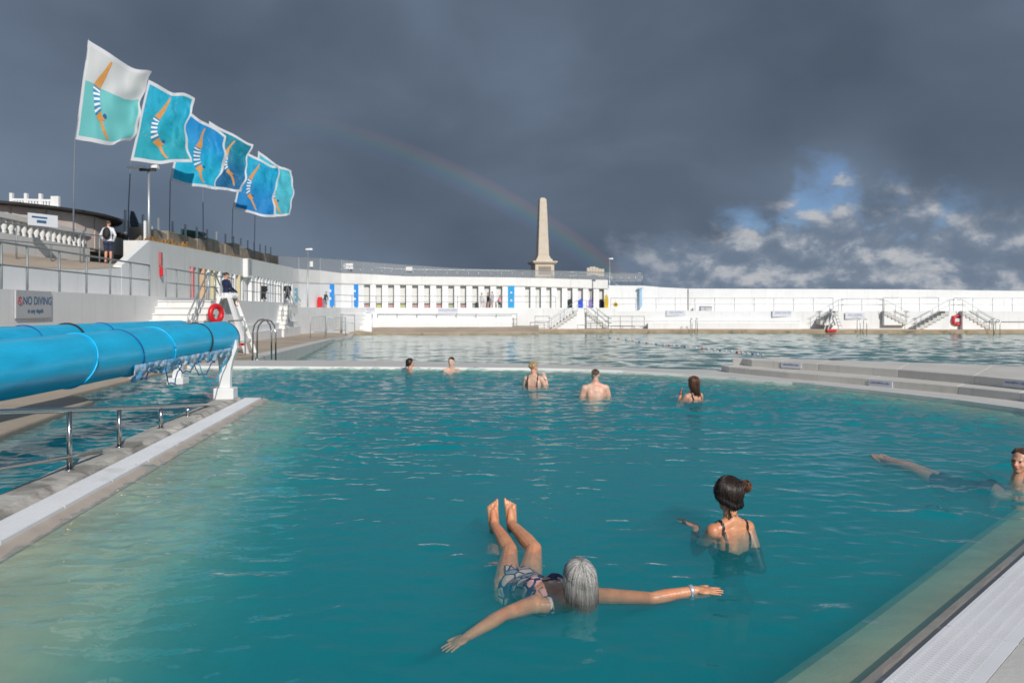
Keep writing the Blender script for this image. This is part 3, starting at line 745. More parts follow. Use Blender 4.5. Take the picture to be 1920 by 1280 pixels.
# ---- rubble wall with fence and dry plants above the promenade wall
rw = thing('stone_wall', KP(20500, 56, 5.2), 'weathered rubble stone wall along the top of the promenade', 'wall')
def zr(d): return interp([(38, 5.62), (41, 5.75), (55, 6.25), (73, 6.62)], d)
rs = random.Random(9); d = 38.0; k = 0
while d < 73.5:
    L_ = rs.uniform(1.6, 3.4); q = min(d + L_ - .06, 73.5)
    h = zr(d) + rs.uniform(-.14, .12); th = rs.uniform(-60, 60)
    b = MB(); b.prism([(KX(20400 + th, d), d), (KX(20400 + th, q), q), (KX(21200, q), q), (KX(21200, d), d)], 4.2, [h, h + rs.uniform(-.1, .1), h, h]); b.build('wall_panel', MT['rubble'], rw, bevel=.04)
    d += L_; k += 1
for d in np.arange(37, 73.5, 2.3):
    b = MB(); b.box(KP(20900, d, zr(d) + .1), (.1, .1, 1.1)); b.build('fence_post', MT['steel'], rw)
# dry plants on the wall top
dp = MB(); rs = random.Random(4)
for i in range(900):
    d = rs.uniform(36, 70) if i % 2 else rs.uniform(34.8, 43.5); K = 18500 + rs.uniform(0, 1300) if i % 2 else 22450 + rs.uniform(0, 350); z = zt(d) if i % 2 else 5.12
    c0 = KP(K, d, z); h = rs.uniform(.06, .30) * (1.2 if d < 42 else .6)
    a = rs.uniform(0, 6.28); e = Vector((math.cos(a), math.sin(a), 0)) * rs.uniform(.04, .12); lean = Vector((rs.uniform(-.1, .1), rs.uniform(-.1, .1), h))
    dp.add([c0 - e, c0 + e, c0 + lean + e * .4, c0 + lean - e * .3], [(0, 1, 2, 3)])
dp.build('dry_plants', MT['rust'], kind='stuff', label='rusty dry plants growing along the wall top')
b = MB(); b.prism([(KX(22400, 34.7), 34.7), (KX(22400, 44), 44), (KX(22850, 44), 44), (KX(22850, 34.7), 34.7)], 3.7, 5.14); b.build('parapet_wall', MT['white2'], label='low white parapet with rusty plants on top, behind the man with the backpack', cat='wall')
# wire mesh material
def mesh_mat(name, col, cover):
    m = bpy.data.materials.new(name); m.use_nodes = True; t = m.node_tree; t.nodes.clear(); g = NB(t)
    df = g.n('ShaderNodeBsdfDiffuse'); df.inputs[0].default_value = (*col, 1); tr = g.n('ShaderNodeBsdfTransparent'); mx = g.n('ShaderNodeMixShader'); mx.inputs[0].default_value = cover
    t.links.new(tr.outputs[0], mx.inputs[1]); t.links.new(df.outputs[0], mx.inputs[2]); o = g.n('ShaderNodeOutputMaterial'); t.links.new(mx.outputs[0], o.inputs[0])
    return m
MT['mesh'] = mesh_mat('fine_wire_mesh', (.42, .43, .43), .26)
MT['mesh2'] = mesh_mat('fine_wire_mesh_dark', (.30, .29, .27), .45)
fm = thing('mesh_fence', W(225, 440, 38), 'grey wire-mesh fence on the promenade behind the man with the backpack', 'fence')
P_ = [W(px, 0, d) for px, d in ((166, 37), (205, 38.5), (245, 40), (285, 42))]
for k, (px, d, y) in enumerate(((166, 37, 396), (205, 38.5, 405), (245, 40, 414), (285, 42, 424))):
    b = MB(); p = W(px, y, d); b.tube([Vector((p.x, p.y, 4.3)), p], .035, 6); b.build('post', MT['steel'], fm)
    if k:
        b = MB(); b.hexa([Vector((pp.x, pp.y, 4.3)) + o_ for pp, o_ in ((pv_, Vector((0, 0, 0))), (p, Vector((0, 0, 0))), (p, Vector((0, .01, 0))), (pv_, Vector((0, .01, 0))))] + [pv_, p, p + Vector((0, .01, 0)), pv_ + Vector((0, .01, 0))]); b.build('mesh_panel', MT['mesh2'], fm)
    pv_ = p
# dark sculpture-like fin and green hut
fn = MB(); c0 = W(250, 432, 40)
prof = [(-.05, 0), (.35, .05), (.25, .45), (.02, .95), (-.12, .98), (-.18, .6), (-.12, .2)]
fn.add([c0 + Vector((x * .9, -.06, z)) for x, z in prof] + [c0 + Vector((x * .9, .06, z)) for x, z in prof], [tuple(range(7)), tuple(range(13, 6, -1))] + [(i, 7 + i, 7 + (i + 1) % 7, (i + 1) % 7) for i in range(7)])
fn.build('furled_parasol', MT['nozzle'], label='dark leaning fin-shaped furled parasol beside the tall lamp post', cat='parasol')
gh = thing('green_hut', W(365, 448, 52), 'small dark green hut roof showing above the rubble wall', 'hut')
p = W(364, 445, 52); b = MB(); b.box((p.x, p.y, p.z - .6), (1.0, 1.0, 1.5)); b.build('wall', MT['green'], gh)
b = MB(); b.prism([(p.x - .62, p.y - .62), (p.x + .62, p.y - .62), (p.x + .62, p.y + .62), (p.x - .62, p.y + .62)], p.z + .15, [p.z + .50, p.z + .32, p.z + .32, p.z + .50]); b.build('roof', MT['green'], gh)

# ---- white steps beside the lower terrace wall
def flight(label, d_top, px_l, px_r, z_top, n, rise, tread, name='steps'):
    t_ = thing(name, W((px_l + px_r) / 2, 600, d_top), label, 'steps')
    xr = (px_r - 960) / F * d_top
    for i in range(n):
        z = z_top - rise * i; d0 = d_top - tread * i; xr_ = xr - .107 * (d0 - d_top)
        b = MB(); b.prism([(KX(15610, d0), d0), (xr_, d0), (xr_, d0 + tread + (2.2 if i == 0 else .02)), (KX(15610, d0 + tread), d0 + tread + (2.2 if i == 0 else .02))], z - rise - .3, z - .05); b.prism([(KX(15610, d0), d0 - .05), (xr_ + .03, d0 - .05), (xr_ + .03, d0 + tread + (2.2 if i == 0 else .0)), (KX(15610, d0 + tread), d0 + tread + (2.2 if i == 0 else .0))], z - .052, z); b.build('step', MT['white2'], t_, bevel=.01)
    return t_
flight('broad flight of white steps with grey handrails, behind the blue covers', 31.0, 297, 395, 2.0, 8, .25, .32)
flight('narrow flight of white steps farther along the terrace wall', 56.5, 510, 540, 1.95, 6, .33, .32)
hr = thing('step_handrail', W(390, 560, 31), 'peaked grey double handrail at the side of the broad white steps', 'handrail')
for oy in (0, 26):
    b = MB(); b.tube([W(353 + oy * .2, 614, 29.2), W(353 + oy * .2, 590 + oy * .8, 29.2), W(389, 512 + oy, 31), W(403, 512 + oy, 32.4), W(424 - oy * .1, 562 + oy * .4, 34.6)], .03, 7); b.build('rail', MT['steel'], hr, smooth=True)
for (px, y0, y1, d) in ((391, 512, 565, 31.1), (402, 512, 565, 32.3), (370, 555, 612, 30.0)):
    b = MB(); b.tube([W(px, y0, d), W(px, y1, d)], .03, 7); b.build('post', MT['steel'], hr, smooth=True)
hr = thing('step_handrail', W(540, 560, 56), 'grey handrail at the side of the narrow white steps', 'handrail')
for px in (531, 545):
    b = MB(); b.tube([W(px, 594, 55), W(px, 572, 55), W(539, 535, 57), W(552, 572, 60), W(552, 592, 60)], .03, 6); b.build('rail', MT['steel'], hr, smooth=True)

# ---- back terraces
fac = [(545, 71.5), (560, 75), (600, 80), (640, 84), (700, 87), (960, 91), (1140, 95), (1200, 96)]
def FD(px): return interp(fac, px)
def FP(px, z, off=0.0): d = FD(px) - off; return Vector(((px - 960) / F * d, d, z))
def zy(y, d): return EYE + (580 - y) / F * d
roof_y = [(545, 503), (600, 507), (640, 512), (693, 514), (760, 518), (956, 520), (1139, 525)]
lint_y = [(545, 529), (600, 531), (693, 532.5), (956, 535.5), (1139, 541)]
def ZR(px): return zy(interp(roof_y, px), FD(px))
def ZL(px): return zy(interp(lint_y, px), FD(px))
FZ = 1.82
fr = [(535, 60), (585, 67), (640, 76), (700, 82.6), (960, 83.4), (1160, 84)]
def XY(px, d): return ((px - 960) / F * d, d)
tr_ = thing('back_terrace', (0, 82, 0), 'white stepped terrace in front of the changing cubicles', 'terrace')
b = MB(); b.prism([XY(*p) for p in fr] + [XY(1160, 98), XY(960, 94), XY(700, 90), XY(560, 78), XY(520, 66)], -1.5, FZ); b.build('terrace_body', MT['white'], tr_)
for (off, z) in ((.55, 1.18), (1.1, .78), (1.65, .36)):
    front = [XY(p[0] + (0 if p[0] > 650 else 3), p[1] - off) for p in fr[2:5]]; back = [XY(p[0], p[1] + .02) for p in fr[2:5]]
    b = MB(); b.strip(back, front, -1.5, z); b.build('bench_step', MT['white'], tr_)
# sloping tan beach platform at the far end
bp_ = MB()
fr2 = [(655, 75.0), (700, 77.0), (960, 77.6), (1010, 78.0)]
for (p, q) in zip(fr2[:-1], fr2[1:]):
    a0, a1 = XY(*p), XY(*q); b0, b1 = XY(p[0], p[1] + 5.2), XY(q[0], q[1] + 5.2)
    bp_.prism([a0, a1, b1, b0], -2.0, [-.56, -.56, -.02, -.02])
bp_.build('beach_platform', MT['tan'], kind='structure', label='tan sloping platform at the far end of the big pool')
b = MB()
for (p, q) in zip(fr2[:-1], fr2[1:]):
    b.prism([XY(p[0], p[1] - .08), XY(q[0], q[1] - .08), XY(q[0], q[1] + .01), XY(p[0], p[1] + .01)], -2, -.60)
b.build('tide_line', MT['ochre'], kind='structure')
# white steps next to the beach platform
st = thing('steps', XY(680, 79) + (0,), 'white steps rising at the near end of the tan beach platform', 'steps')
for i in range(5):
    d0 = 77.2 + i * .8; z = -.40 + i * .42
    b = MB(); b.prism([XY(664, d0), XY(697, d0), XY(697, d0 + 6), XY(664, d0 + 6)], z - .6, z); b.build('step', MT['whiteclean'], st)

# ---- changing-cubicle block
blk = thing('changing_block', FP(900, FZ, 0), 'long white changing block with a row of tall grey cubicles and blue doors', 'building')
pxs = [545, 552, 560, 570, 585, 600, 620, 640, 670, 700, 760, 830, 900, 960, 1020, 1080, 1140]
b = MB()
for p, q in zip(pxs[:-1], pxs[1:]):
    A, B = FP(p, 0), FP(q, 0); A2, B2 = FP(p, 0, -4.5), FP(q, 0, -4.5)
    b.prism([(A.x, A.y), (B.x, B.y), (B2.x, B2.y), (A2.x, A2.y)], [ZL(p), ZL(q), ZL(q), ZL(p)], [ZR(p), ZR(q), ZR(q), ZR(p)])
b.build('lintel', MT['white2'], blk)
b = MB()
for p, q in zip(pxs[:-1], pxs[1:]):
    A, B = FP(p, 0, .10), FP(q, 0, .10); A2, B2 = FP(p, 0, -.05), FP(q, 0, -.05)
    b.prism([(A.x, A.y), (B.x, B.y), (B2.x, B2.y), (A2.x, A2.y)], [ZL(p) - .06, ZL(q) - .06, ZL(q) - .06, ZL(p) - .06], [ZL(p) + .04, ZL(q) + .04, ZL(q) + .04, ZL(p) + .04])
b.build('drip_ledge', MT['conc'], blk)
b = MB()
for p, q in zip(pxs[:-1], pxs[1:]):
    A, B = FP(p, 0, -.50), FP(q, 0, -.50); A2, B2 = FP(p, 0, -1.05), FP(q, 0, -1.05)
    b.prism([(A.x, A.y), (B.x, B.y), (B2.x, B2.y), (A2.x, A2.y)], FZ, [ZL(p), ZL(q), ZL(q), ZL(p)])
b.build('back_wall', MT['grey_in'], blk)
opens = []
for k in range(12): a_ = 682.5 + k * 22.55; opens.append((a_, a_ + 11.4))
for k in range(8): a_ = 984.4 + k * 19.85; opens.append((a_, a_ + 10.2 - k * .15))
solids = [545]; 
for a_, b__ in opens: solids += [a_, b__]
solids.append(1141)
tintc = [(.42, .18, .16), (.50, .50, .06), (.42, .20, .18), (.42, .44, .10), (.40, .22, .20), (.48, .18, .17), (.48, .19, .17), (.34, .40, .16), (.40, .18, .16), (.25, .25, .24)]
for i in range(0, len(solids), 2):
    p, q = solids[i], solids[i + 1]
    if i == 0:
        pts = [x for x in pxs if x <= 670] + [q]
        b = MB()
        for u_, v_ in zip(pts[:-1], pts[1:]):
            A, B = FP(u_, 0, .0), FP(v_, 0, .0); A2, B2 = FP(u_, 0, -.4), FP(v_, 0, -.4)
            b.prism([(A.x, A.y), (B.x, B.y), (B2.x, B2.y), (A2.x, A2.y)], FZ, [ZL(u_), ZL(v_), ZL(v_), ZL(u_)])
        b.build('front_wall', MT['whiteclean'], blk)
        continue
    A, B = FP(p, 0, .02), FP(q, 0, .02); A2, B2 = FP(p, 0, -.28), FP(q, 0, -.28)
    b = MB(); b.prism([(A.x, A.y), (B.x, B.y), (B2.x, B2.y), (A2.x, A2.y)], FZ, ZL((p + q) / 2) - .002); b.build('pilaster', MT['whiteclean'], blk)
    m_ = (p + q) / 2
    b = MB(); A, B = FP(m_ - .8, 0, -.28), FP(m_ + .8, 0, -.28); A2, B2 = FP(m_ - .8, 0, -.50), FP(m_ + .8, 0, -.50)
    b.prism([(A.x, A.y), (B.x, B.y), (B2.x, B2.y), (A2.x, A2.y)], FZ, ZL(m_) - .004); b.build('partition', MT['grey_in'], blk)
for k, (a_, b__) in enumerate(opens[:10]):
    A, B = FP(a_ - 4, 0, -.30), FP(b__ + 4, 0, -.30); A2, B2 = FP(a_ - 4, 0, -.498), FP(b__ + 4, 0, -.498)
    b = MB(); b.prism([(A.x, A.y), (B.x, B.y), (B2.x, B2.y), (A2.x, A2.y)], FZ + .42, FZ + .50); o = b.build('bench', MT['nozzle'], blk)
    b = MB(); b.prism([(A.x, A.y + .1), (B.x, B.y + .1), (B2.x, B2.y), (A2.x, A2.y)], FZ + .0, FZ + .40); b.build('bench_panel', mat('bench_panel_paint_%d' % k, tuple(.6 * q_ + .16 for q_ in tintc[k]), .7, var=.1), o)
door(611, 627, 532.6, 574, FD(619) - .02, blk, MT['bluedoor'])
door(659, 672, 532.8, 575, FD(665) - .02, blk, MT['bluedoor'])
door(952.5, 964.5, 536, 577.6, FD(958) - .05, blk, MT['bluedoor2'])
door(551, 558, 540, 566, FD(554) - .3, blk, mat('teal_grey_door', (.10, .26, .34), .5))
# roof fences: tall mesh fence behind a lower railing
rf = thing('roof_fence', FP(760, ZR(760), -3), 'tall wire-mesh fence along the roof of the changing block', 'fence')
ft = [(520, 479), (560, 482), (600, 484), (640, 487), (680, 491), (720, 494), (760, 497), (797, 499.5), (831, 502), (866, 504), (901, 505), (933, 505.5), (965, 506), (1000, 507), (1035, 508), (1069, 508.5), (1103, 509), (1153, 511), (1204, 512.5)]
prev = None
for px, y in ft:
    d = (FD(px) if px > 545 else 71 + (px - 545) * .03) + 3.2; top = W(px, y, d); base = Vector((top.x, top.y, (ZR(px) if px < 1140 else ZR(1140)) - .05))
    b = MB(); b.tube([base, top], .05, 6); b.build('post', MT['steel'], rf)
    if prev is not None:
        b = MB(); b.hexa([prev[0], base, base + Vector((0, .02, 0)), prev[0] + Vector((0, .02, 0)), prev[1], top, top + Vector((0, .02, 0)), prev[1] + Vector((0, .02, 0))]); b.build('mesh_panel', MT['mesh'], rf)
        b = MB(); b.tube([prev[1], top], .03, 5); b.build('top_rail', MT['steel'], rf)
    prev = (base, top)
rails_px = [640, 655, 676, 697, 716, 733, 755, 775, 797, 817, 838, 857, 878, 897, 920, 940, 960, 980, 1052, 1080, 1108, 1138]
railing('low white railing on the roof edge of the changing block', [FP(px, ZR(px), -.6) for px in rails_px if px < 985], .80, (), .035, material=MT['steel'])
railing('low white railing on the roof edge right of the obelisk', [FP(px, ZR(px), -.6) for px in rails_px if px > 1040], .85, (.5,), .03, material=MT['steel'])
for (px, y, w_, h_, lb) in ((653, 499, 1.05, .62, 'cream board hung on the roof fence, wider than the other two'), (767, 504, .75, .45, 'small white board hung on the roof fence above the cubicles'), (583, 495, .4, .55, 'small upright white board hung beside the lamp post on the roof fence')):
    d = FD(px) + 3.0; p = W(px, y, d); b = MB(); b.box(p, (w_, .04, h_)); b.build('notice_board', MT['white2'], label=lb, cat='notice board')

# ---- sea wall side
rb_ = [(1160, 84), (1300, 83.6), (1600, 82), (1920, 80.6), (2400, 78)]
sw = thing('sea_wall', XY(1500, 86) + (0,), 'long white sea wall with its raised walkway, far side of the big pool', 'wall')
def SD(px): return interp(rb_, px)
def ledge_poly(o0, o1, px0=1150, px1=2400, n=12):
    f_ = [XY(p, SD(p) + o0) for p in np.linspace(px0, px1, n)]; k_ = [XY(p, SD(p) + o1) for p in np.linspace(px0, px1, n)]
    return f_, k_
f_, k_ = ledge_poly(0, 6); b = MB(); b.strip(f_, k_, -1.5, 1.5); b.build('walkway', MT['white'], sw)
def toprow(px): return interp([(1140, 535), (1205, 535.5), (1234, 536), (1236, 540), (1290, 541), (1700, 542.5), (1920, 545.5), (2400, 550)], px)
rows_ = [1141, 1205, 1234.9, 1235.1, 1289, 1291, 1400, 1550, 1700, 1800, 1920, 2100, 2400]
for p, q in zip(rows_[:-1], rows_[1:]):
    if q - p < .5: continue
    gap = .25
    A, B = XY(p, SD(p) + 4), XY(q, SD(q) + 4); A2, B2 = XY(p, SD(p) + 5.2), XY(q, SD(q) + 5.2)
    if 1289 <= p < 1291: A, B = XY(p, SD(p) + 4.3), XY(q, SD(q) + 4.3)
    z_ = [zy(toprow(p), SD(p) + 4), zy(toprow(q), SD(q) + 4)]
    b = MB(); b.prism([A, B, B2, A2], 1.4, [z_[0], z_[1], z_[1], z_[0]]); b.build('wall_section', MT['conc'] if 1289 <= p < 1291 else MT['whiteclean'], sw)
f_, k_ = ledge_poly(-2.4, .02, 1005); b = MB(); b.strip(f_, k_, -1.6, -.36); b.build('pool_ledge', MT['tan'], sw)
f_, k_ = ledge_poly(-2.48, -2.4, 1005); b = MB(); b.strip(f_, k_, -1.6, -.45); b.build('tide_line', MT['ochre'], sw)
f_, k_ = ledge_poly(-1.0, .01, 1215, 1500); b = MB(); b.strip(f_, k_, -.5, .25); b.build('bench_step', MT['white'], sw)
f_, k_ = ledge_poly(3.2, 4.02, 1300, 1900); b = MB(); b.strip(f_, k_, 1.49, 1.85); b.build('bench_step', MT['white'], sw)
def SP(px, z, off=0.0): d = SD(px) + off; return Vector(((px - 960) / F * d, d, z))
gsw = None
railing('grey railing along the sea wall walkway, left of the first stairs', [SP(p, 1.5, .15) for p in (1145, 1192, 1230, 1266, 1303, 1340, 1377, 1414, 1451, 1488, 1525, 1562)], 1.33, (.52,), .026, material=MT['steel'])
railing('short grey railing at the head of the stairs above the white chair', [SP(p, 1.5, .15) for p in (1578, 1616, 1655)], 1.25, (.52,), .026, material=MT['steel'])
railing('grey railing along the sea wall walkway, between the two stairs', [SP(p, 1.5, .15) for p in (1656, 1690, 1724, 1760)], 1.35, (.52,), .026, material=MT['steel'])
railing('grey railing along the sea wall walkway at the far right', [SP(p, 1.5, .15) for p in (1788, 1824, 1861, 1898, 1940, 1985)], 1.30, (.5,), .026, material=MT['steel'])
railing('grey railing along the terrace in front of the cubicles', [Vector((*XY(p, interp(fr, p) + .2), FZ)) for p in (628, 660, 705, 858, 1005, 1042)], 1.2, (.5,), .032)
railing('low grey three-rail barrier on the tan beach platform', [Vector((*XY(p, interp(fr2, p) + 4.9), -.06)) for p in (708, 745, 782, 819, 856, 893, 931, 969)], 1.25, (.18, .55), .032)
railing('short grey three-rail barrier right of the beach platform', [SP(p, -.36, -1.8) for p in (1097, 1119, 1141, 1163, 1185, 1208)], 1.3, (.25, .6), .03)
railing('tiny grey barrier before the stairs under the obelisk', [SP(p, -.36, -1.6) for p in (1003, 1030)], 1.3, (.3, .6), .03)
b = MB(); b.tube([SP(p, .42, -1.02) for p in (1210, 1300, 1400, 1500)], .03, 6); b.build('wall_handrail', MT['steel'], label='thin handrail along the foot of the sea wall, left of the stairs', cat='handrail')
b = MB(); b.tube([SP(p, .42, -.1) for p in (1845, 1900, 1990)], .03, 6); b.build('wall_handrail', MT['steel'], label='thin handrail along the foot of the sea wall, at the right photo edge', cat='handrail')
def side_stairs(label, pxa, pxb, za, zb, n, off=-1.2, depth=1.15, mirror_rail=True, rlab=''):
    """stairs rising along the wall from pxa (low) to pxb (high)"""
    if pxb < pxa: off, depth = -.62, .58
    t_ = thing('stairs', SP((pxa + pxb) / 2, za, off), label, 'stairs')
    for i in range(n):
        p0 = pxa + (pxb - pxa) * i / n; p1 = pxa + (pxb - pxa) * (i + 1) / n; z = za + (zb - za) * (i + 1) / n
        A, B = SP(p0, 0, off), SP(p1, 0, off)
        b = MB(); b.prism([(A.x, A.y), (B.x, B.y), (B.x, B.y + depth), (A.x, A.y + depth)], z - .42, z); b.build('step', MT['concpale'], t_)
    A, B = SP(pxa, za, off + .12), SP(pxb, zb, off + .12)
    b = MB(); w0 = [SP(pxa, za - .3, off + .10), SP(pxb, za - .3, off + .10), SP(pxb, zb - .3, off + .10)]; b.add(w0 + [p + Vector((0, depth - .15, 0)) for p in w0], [(0, 1, 2), (5, 4, 3), (0, 3, 4, 1), (1, 4, 5, 2), (2, 5, 3, 0)]); b.build('stair_wall', MT['white'], t_)
    for oy in (0, depth - .1):
        sgn = 1 if pxb > pxa else -1
        for hh in (1.15, .62):
            b = MB(); b.tube([SP(pxa - 6 * sgn, za + hh * .95, off + oy), SP(pxa, za + hh, off + oy), SP(pxb, zb + hh, off + oy), SP(pxb + 10 * sgn, zb + hh, off + oy)], .022, 6); b.build('handrail', MT['steel'], t_, smooth=True)
        for k in (0, .5, 1):
            p = SP(pxa + (pxb - pxa) * k, za + (zb - za) * k, off + oy); b = MB(); b.tube([p, p + Vector((0, 0, 1.15))], .022, 6); b.build('post', MT['steel'], t_)
    return t_
side_stairs('grey stairs with handrails rising to the right under the obelisk', 1034, 1082, -.36, 1.45, 8)
side_stairs('white-walled stairs falling to the right beside the yellow rescue board', 1141, 1100, -.36, 1.45, 8, off=-1.3)
side_stairs('grey stairs beside the white guard chair with the red base', 1538, 1572, .35, 1.48, 6)
side_stairs('grey stairs rising towards the red lifebuoy on the sea wall', 1718, 1780, -.36, 1.48, 8)
side_stairs('white stairs falling to the right, just beyond the red lifebuoy', 1862, 1805, -.36, 1.48, 8, off=-1.1)
side_stairs('white stairs falling to the right from the walkway corner', 1700, 1658, .35, 1.48, 6, off=-1.0)
def hoop_ladder(label, px, w_, y0, y1, d, group='pool ladders on the sea wall ledge'):
    t_ = thing('pool_ladder', W(px, y1, d), label, 'ladder', group)
    for s in (-1, 1):
        q0 = W(px + s * w_ / 2, y1 + 4, d - .55); q = W(px + s * w_ / 2, y0, d)
        h = q.z - q0.z
        pts = [Vector((q.x, d - .6, q0.z - .4)), Vector((q.x, d - .6, q.z - .25)), Vector((q.x, d - .48, q.z - .06)), Vector((q.x, d - .25, q.z)), Vector((q.x, d - .02, q.z - .06)), Vector((q.x, d + .1, q.z - .25)), Vector((q.x, d + .1, -.4))]
        b = MB(); b.tube(pts, .03, 8); b.build('hand_hoop', MT['stainless'], t_, smooth=True)
    return t_
hoop_ladder('steel pool ladder hoops on the sea wall ledge, farthest left of the three', 1300, 10, 596, 620, 81.2)
hoop_ladder('steel pool ladder hoops on the ledge below the blue sign', 1614, 12, 597, 621, 79.6)
hoop_ladder('steel pool ladder hoops on the ledge at the foot of the last stairs', 1862, 12, 599, 624, 78.4)
def wall_sign(label, px, y, w_, h_, d, txt, txt2=None, m=None):
    t_ = thing('wall_sign', W(px, y + h_ * 8, d), label, 'sign')
    c = W(px, y, d); b = MB(); b.box(c, (w_, .05, h_)); b.build('board', m or MT['signpale'], t_)
    if txt: text_mesh('lettering', txt, h_ * .42, MT['signmauve'], c + Vector((0, -.03, h_ * .12)), Vector((1, 0, 0)), t_)
    if txt2: text_mesh('small_lettering', txt2, h_ * .2, MT['signmauve'], c + Vector((0, -.03, -h_ * .25)), Vector((1, 0, 0)), t_)
    return t_
wall_sign('pale board reading NO DIVING on the sea wall, left one', 1268, 587, 2.1, .62, SD(1268) - .06, 'NO DIVING', 'in any depth')
wall_sign('pale board reading DEEP WATER on the sea wall, middle one', 1468, 588, 2.2, .66, SD(1468) - .06, 'DEEP WATER')
wall_sign('pale blue board on the sea wall beside the ladder hoops', 1603, 592, 2.0, .66, SD(1603) - .06, 'NO DIVING', 'in any depth')
wall_sign('pale board reading SHALLOW AREA on the terrace wall below the cubicles', 840, 583, 2.1, .60, interp(fr, 840) - .06, 'SHALLOW AREA')
wall_sign('pale board on the terrace wall near the two blue doors', 691, 581, 1.3, .55, 80.9, 'NO DIVING', 'in any depth')
# grey ramp blocks on the walkway
b = MB(); b.box(SP(1323, 1.75, 2.0), (1.2, .8, .5)); b.build('storage_box', MT['sign'], label='grey storage box on the sea wall walkway', cat='box')
# upper stair rail and landing fence right of the block
railing('pale railing round the landing at the end of the roof', [W(px, 536, 97 - (px - 1145) * .02) for px in (1147, 1164, 1179, 1192, 1204)], 1.55, (.5,), .04, material=MT['steel'])
uh = thing('stair_handrail', SP(1170, 1.6, 3), 'pale stair handrail slanting down from the roof landing', 'handrail')
for o_ in (0, 9):
    b = MB(); b.tube([W(1143, 523 + o_, 89), W(1158, 535 + o_, 89), W(1203, 566 + o_, 88.5)], .04, 6); b.build('rail', MT['steel'], uh, smooth=True)
for px, y in ((1163, 540), (1183, 555), (1201, 566)):
    b = MB(); b.tube([W(px, y, 88.8), W(px, y + 13, 88.8)], .035, 6); b.build('post', MT['steel'], uh)
bpz = W(1201, 575, 87.5); b = MB(); b.box((bpz.x, 87.5, 2.9), (.28, .3, 2.1)); b.box((bpz.x, 87.5, 3.98), (.55, .4, .1)); b.build('blue_pillar', mat('pale_blue_paint', (.32, .50, .68), .5), label='pale blue pillar at the foot of the slanting stair rail', cat='pillar')
ob = thing('obelisk', W(1017, 520, 98), 'granite war memorial obelisk on a square plinth above the cubicles', 'obelisk')
oc = W(1017, 520, 98); rz = R(12)
def sq(c, z0, z1, w0, w1, m, nm):
    b = MB(); h0, h1 = w0 / 2, w1 / 2; cs, sn = math.cos(rz), math.sin(rz)
    rot = lambda x, y: (c.x + x * cs - y * sn, c.y + x * sn + y * cs)
    b.hexa([(*rot(sx * h0, sy * h0), z0) for sx, sy in ((-1, -1), (1, -1), (1, 1), (-1, 1))] + [(*rot(sx * h1, sy * h1), z1) for sx, sy in ((-1, -1), (1, -1), (1, 1), (-1, 1))]); return b.build(nm, m, ob, bevel=.008)
z = lambda y: zy(y, 98)
sq(oc, 4.2, z(496), 2.45, 2.35, MT['stone'], 'plinth'); sq(oc, z(496), z(492.5), 2.6, 3.1, MT['stone'], 'cornice'); sq(oc, z(492.5), z(490.5), 3.1, 3.0, MT['stone'], 'cornice_slab')
sq(oc, z(490.5), z(486), 2.15, 1.95, MT['stone'], 'shaft_base'); sq(oc, z(486), z(480), 1.75, 1.42, MT['stone'], 'shaft_base')
for i in range(8):
    y0 = 480 - i * 12.6; y1 = y0 - 12.6; wdt = lambda y: 1.36 - (480 - y) / 101 * .50
    sq(oc, z(y0), z(y1), wdt(y0), wdt(y1) , MT['stone'], 'stone_block')
sq(oc, z(379.2), z(374), .86, .78, MT['stone'], 'shaft_cap'); sq(oc, z(374), z(371), .78, .36, MT['stone'], 'shaft_cap')
pl = MB(); fdir = Vector((math.sin(rz), -math.cos(rz), 0)); side = Vector((math.cos(rz), math.sin(rz), 0)); pc = Vector((oc.x, oc.y, z(508))) + fdir * 1.215; pl.obox(pc, side * .78, fdir * .02, Vector((0, 0, .50))); pl.build('inscription_panel', mat('weathered_bronze', (.25, .20, .16), .6), ob)
cl = W(1118, 508, 99.5); b = MB()
for k in range(6): b.box((cl.x - 1.0 + k * .36, cl.y, cl.z - .1 + .15 * math.sin(k)), (.34, .3, 1.0))
b.build('stone_screen', MT['stone'], label='pale screen of upright stone slabs on the roof near the landing', cat='screen')
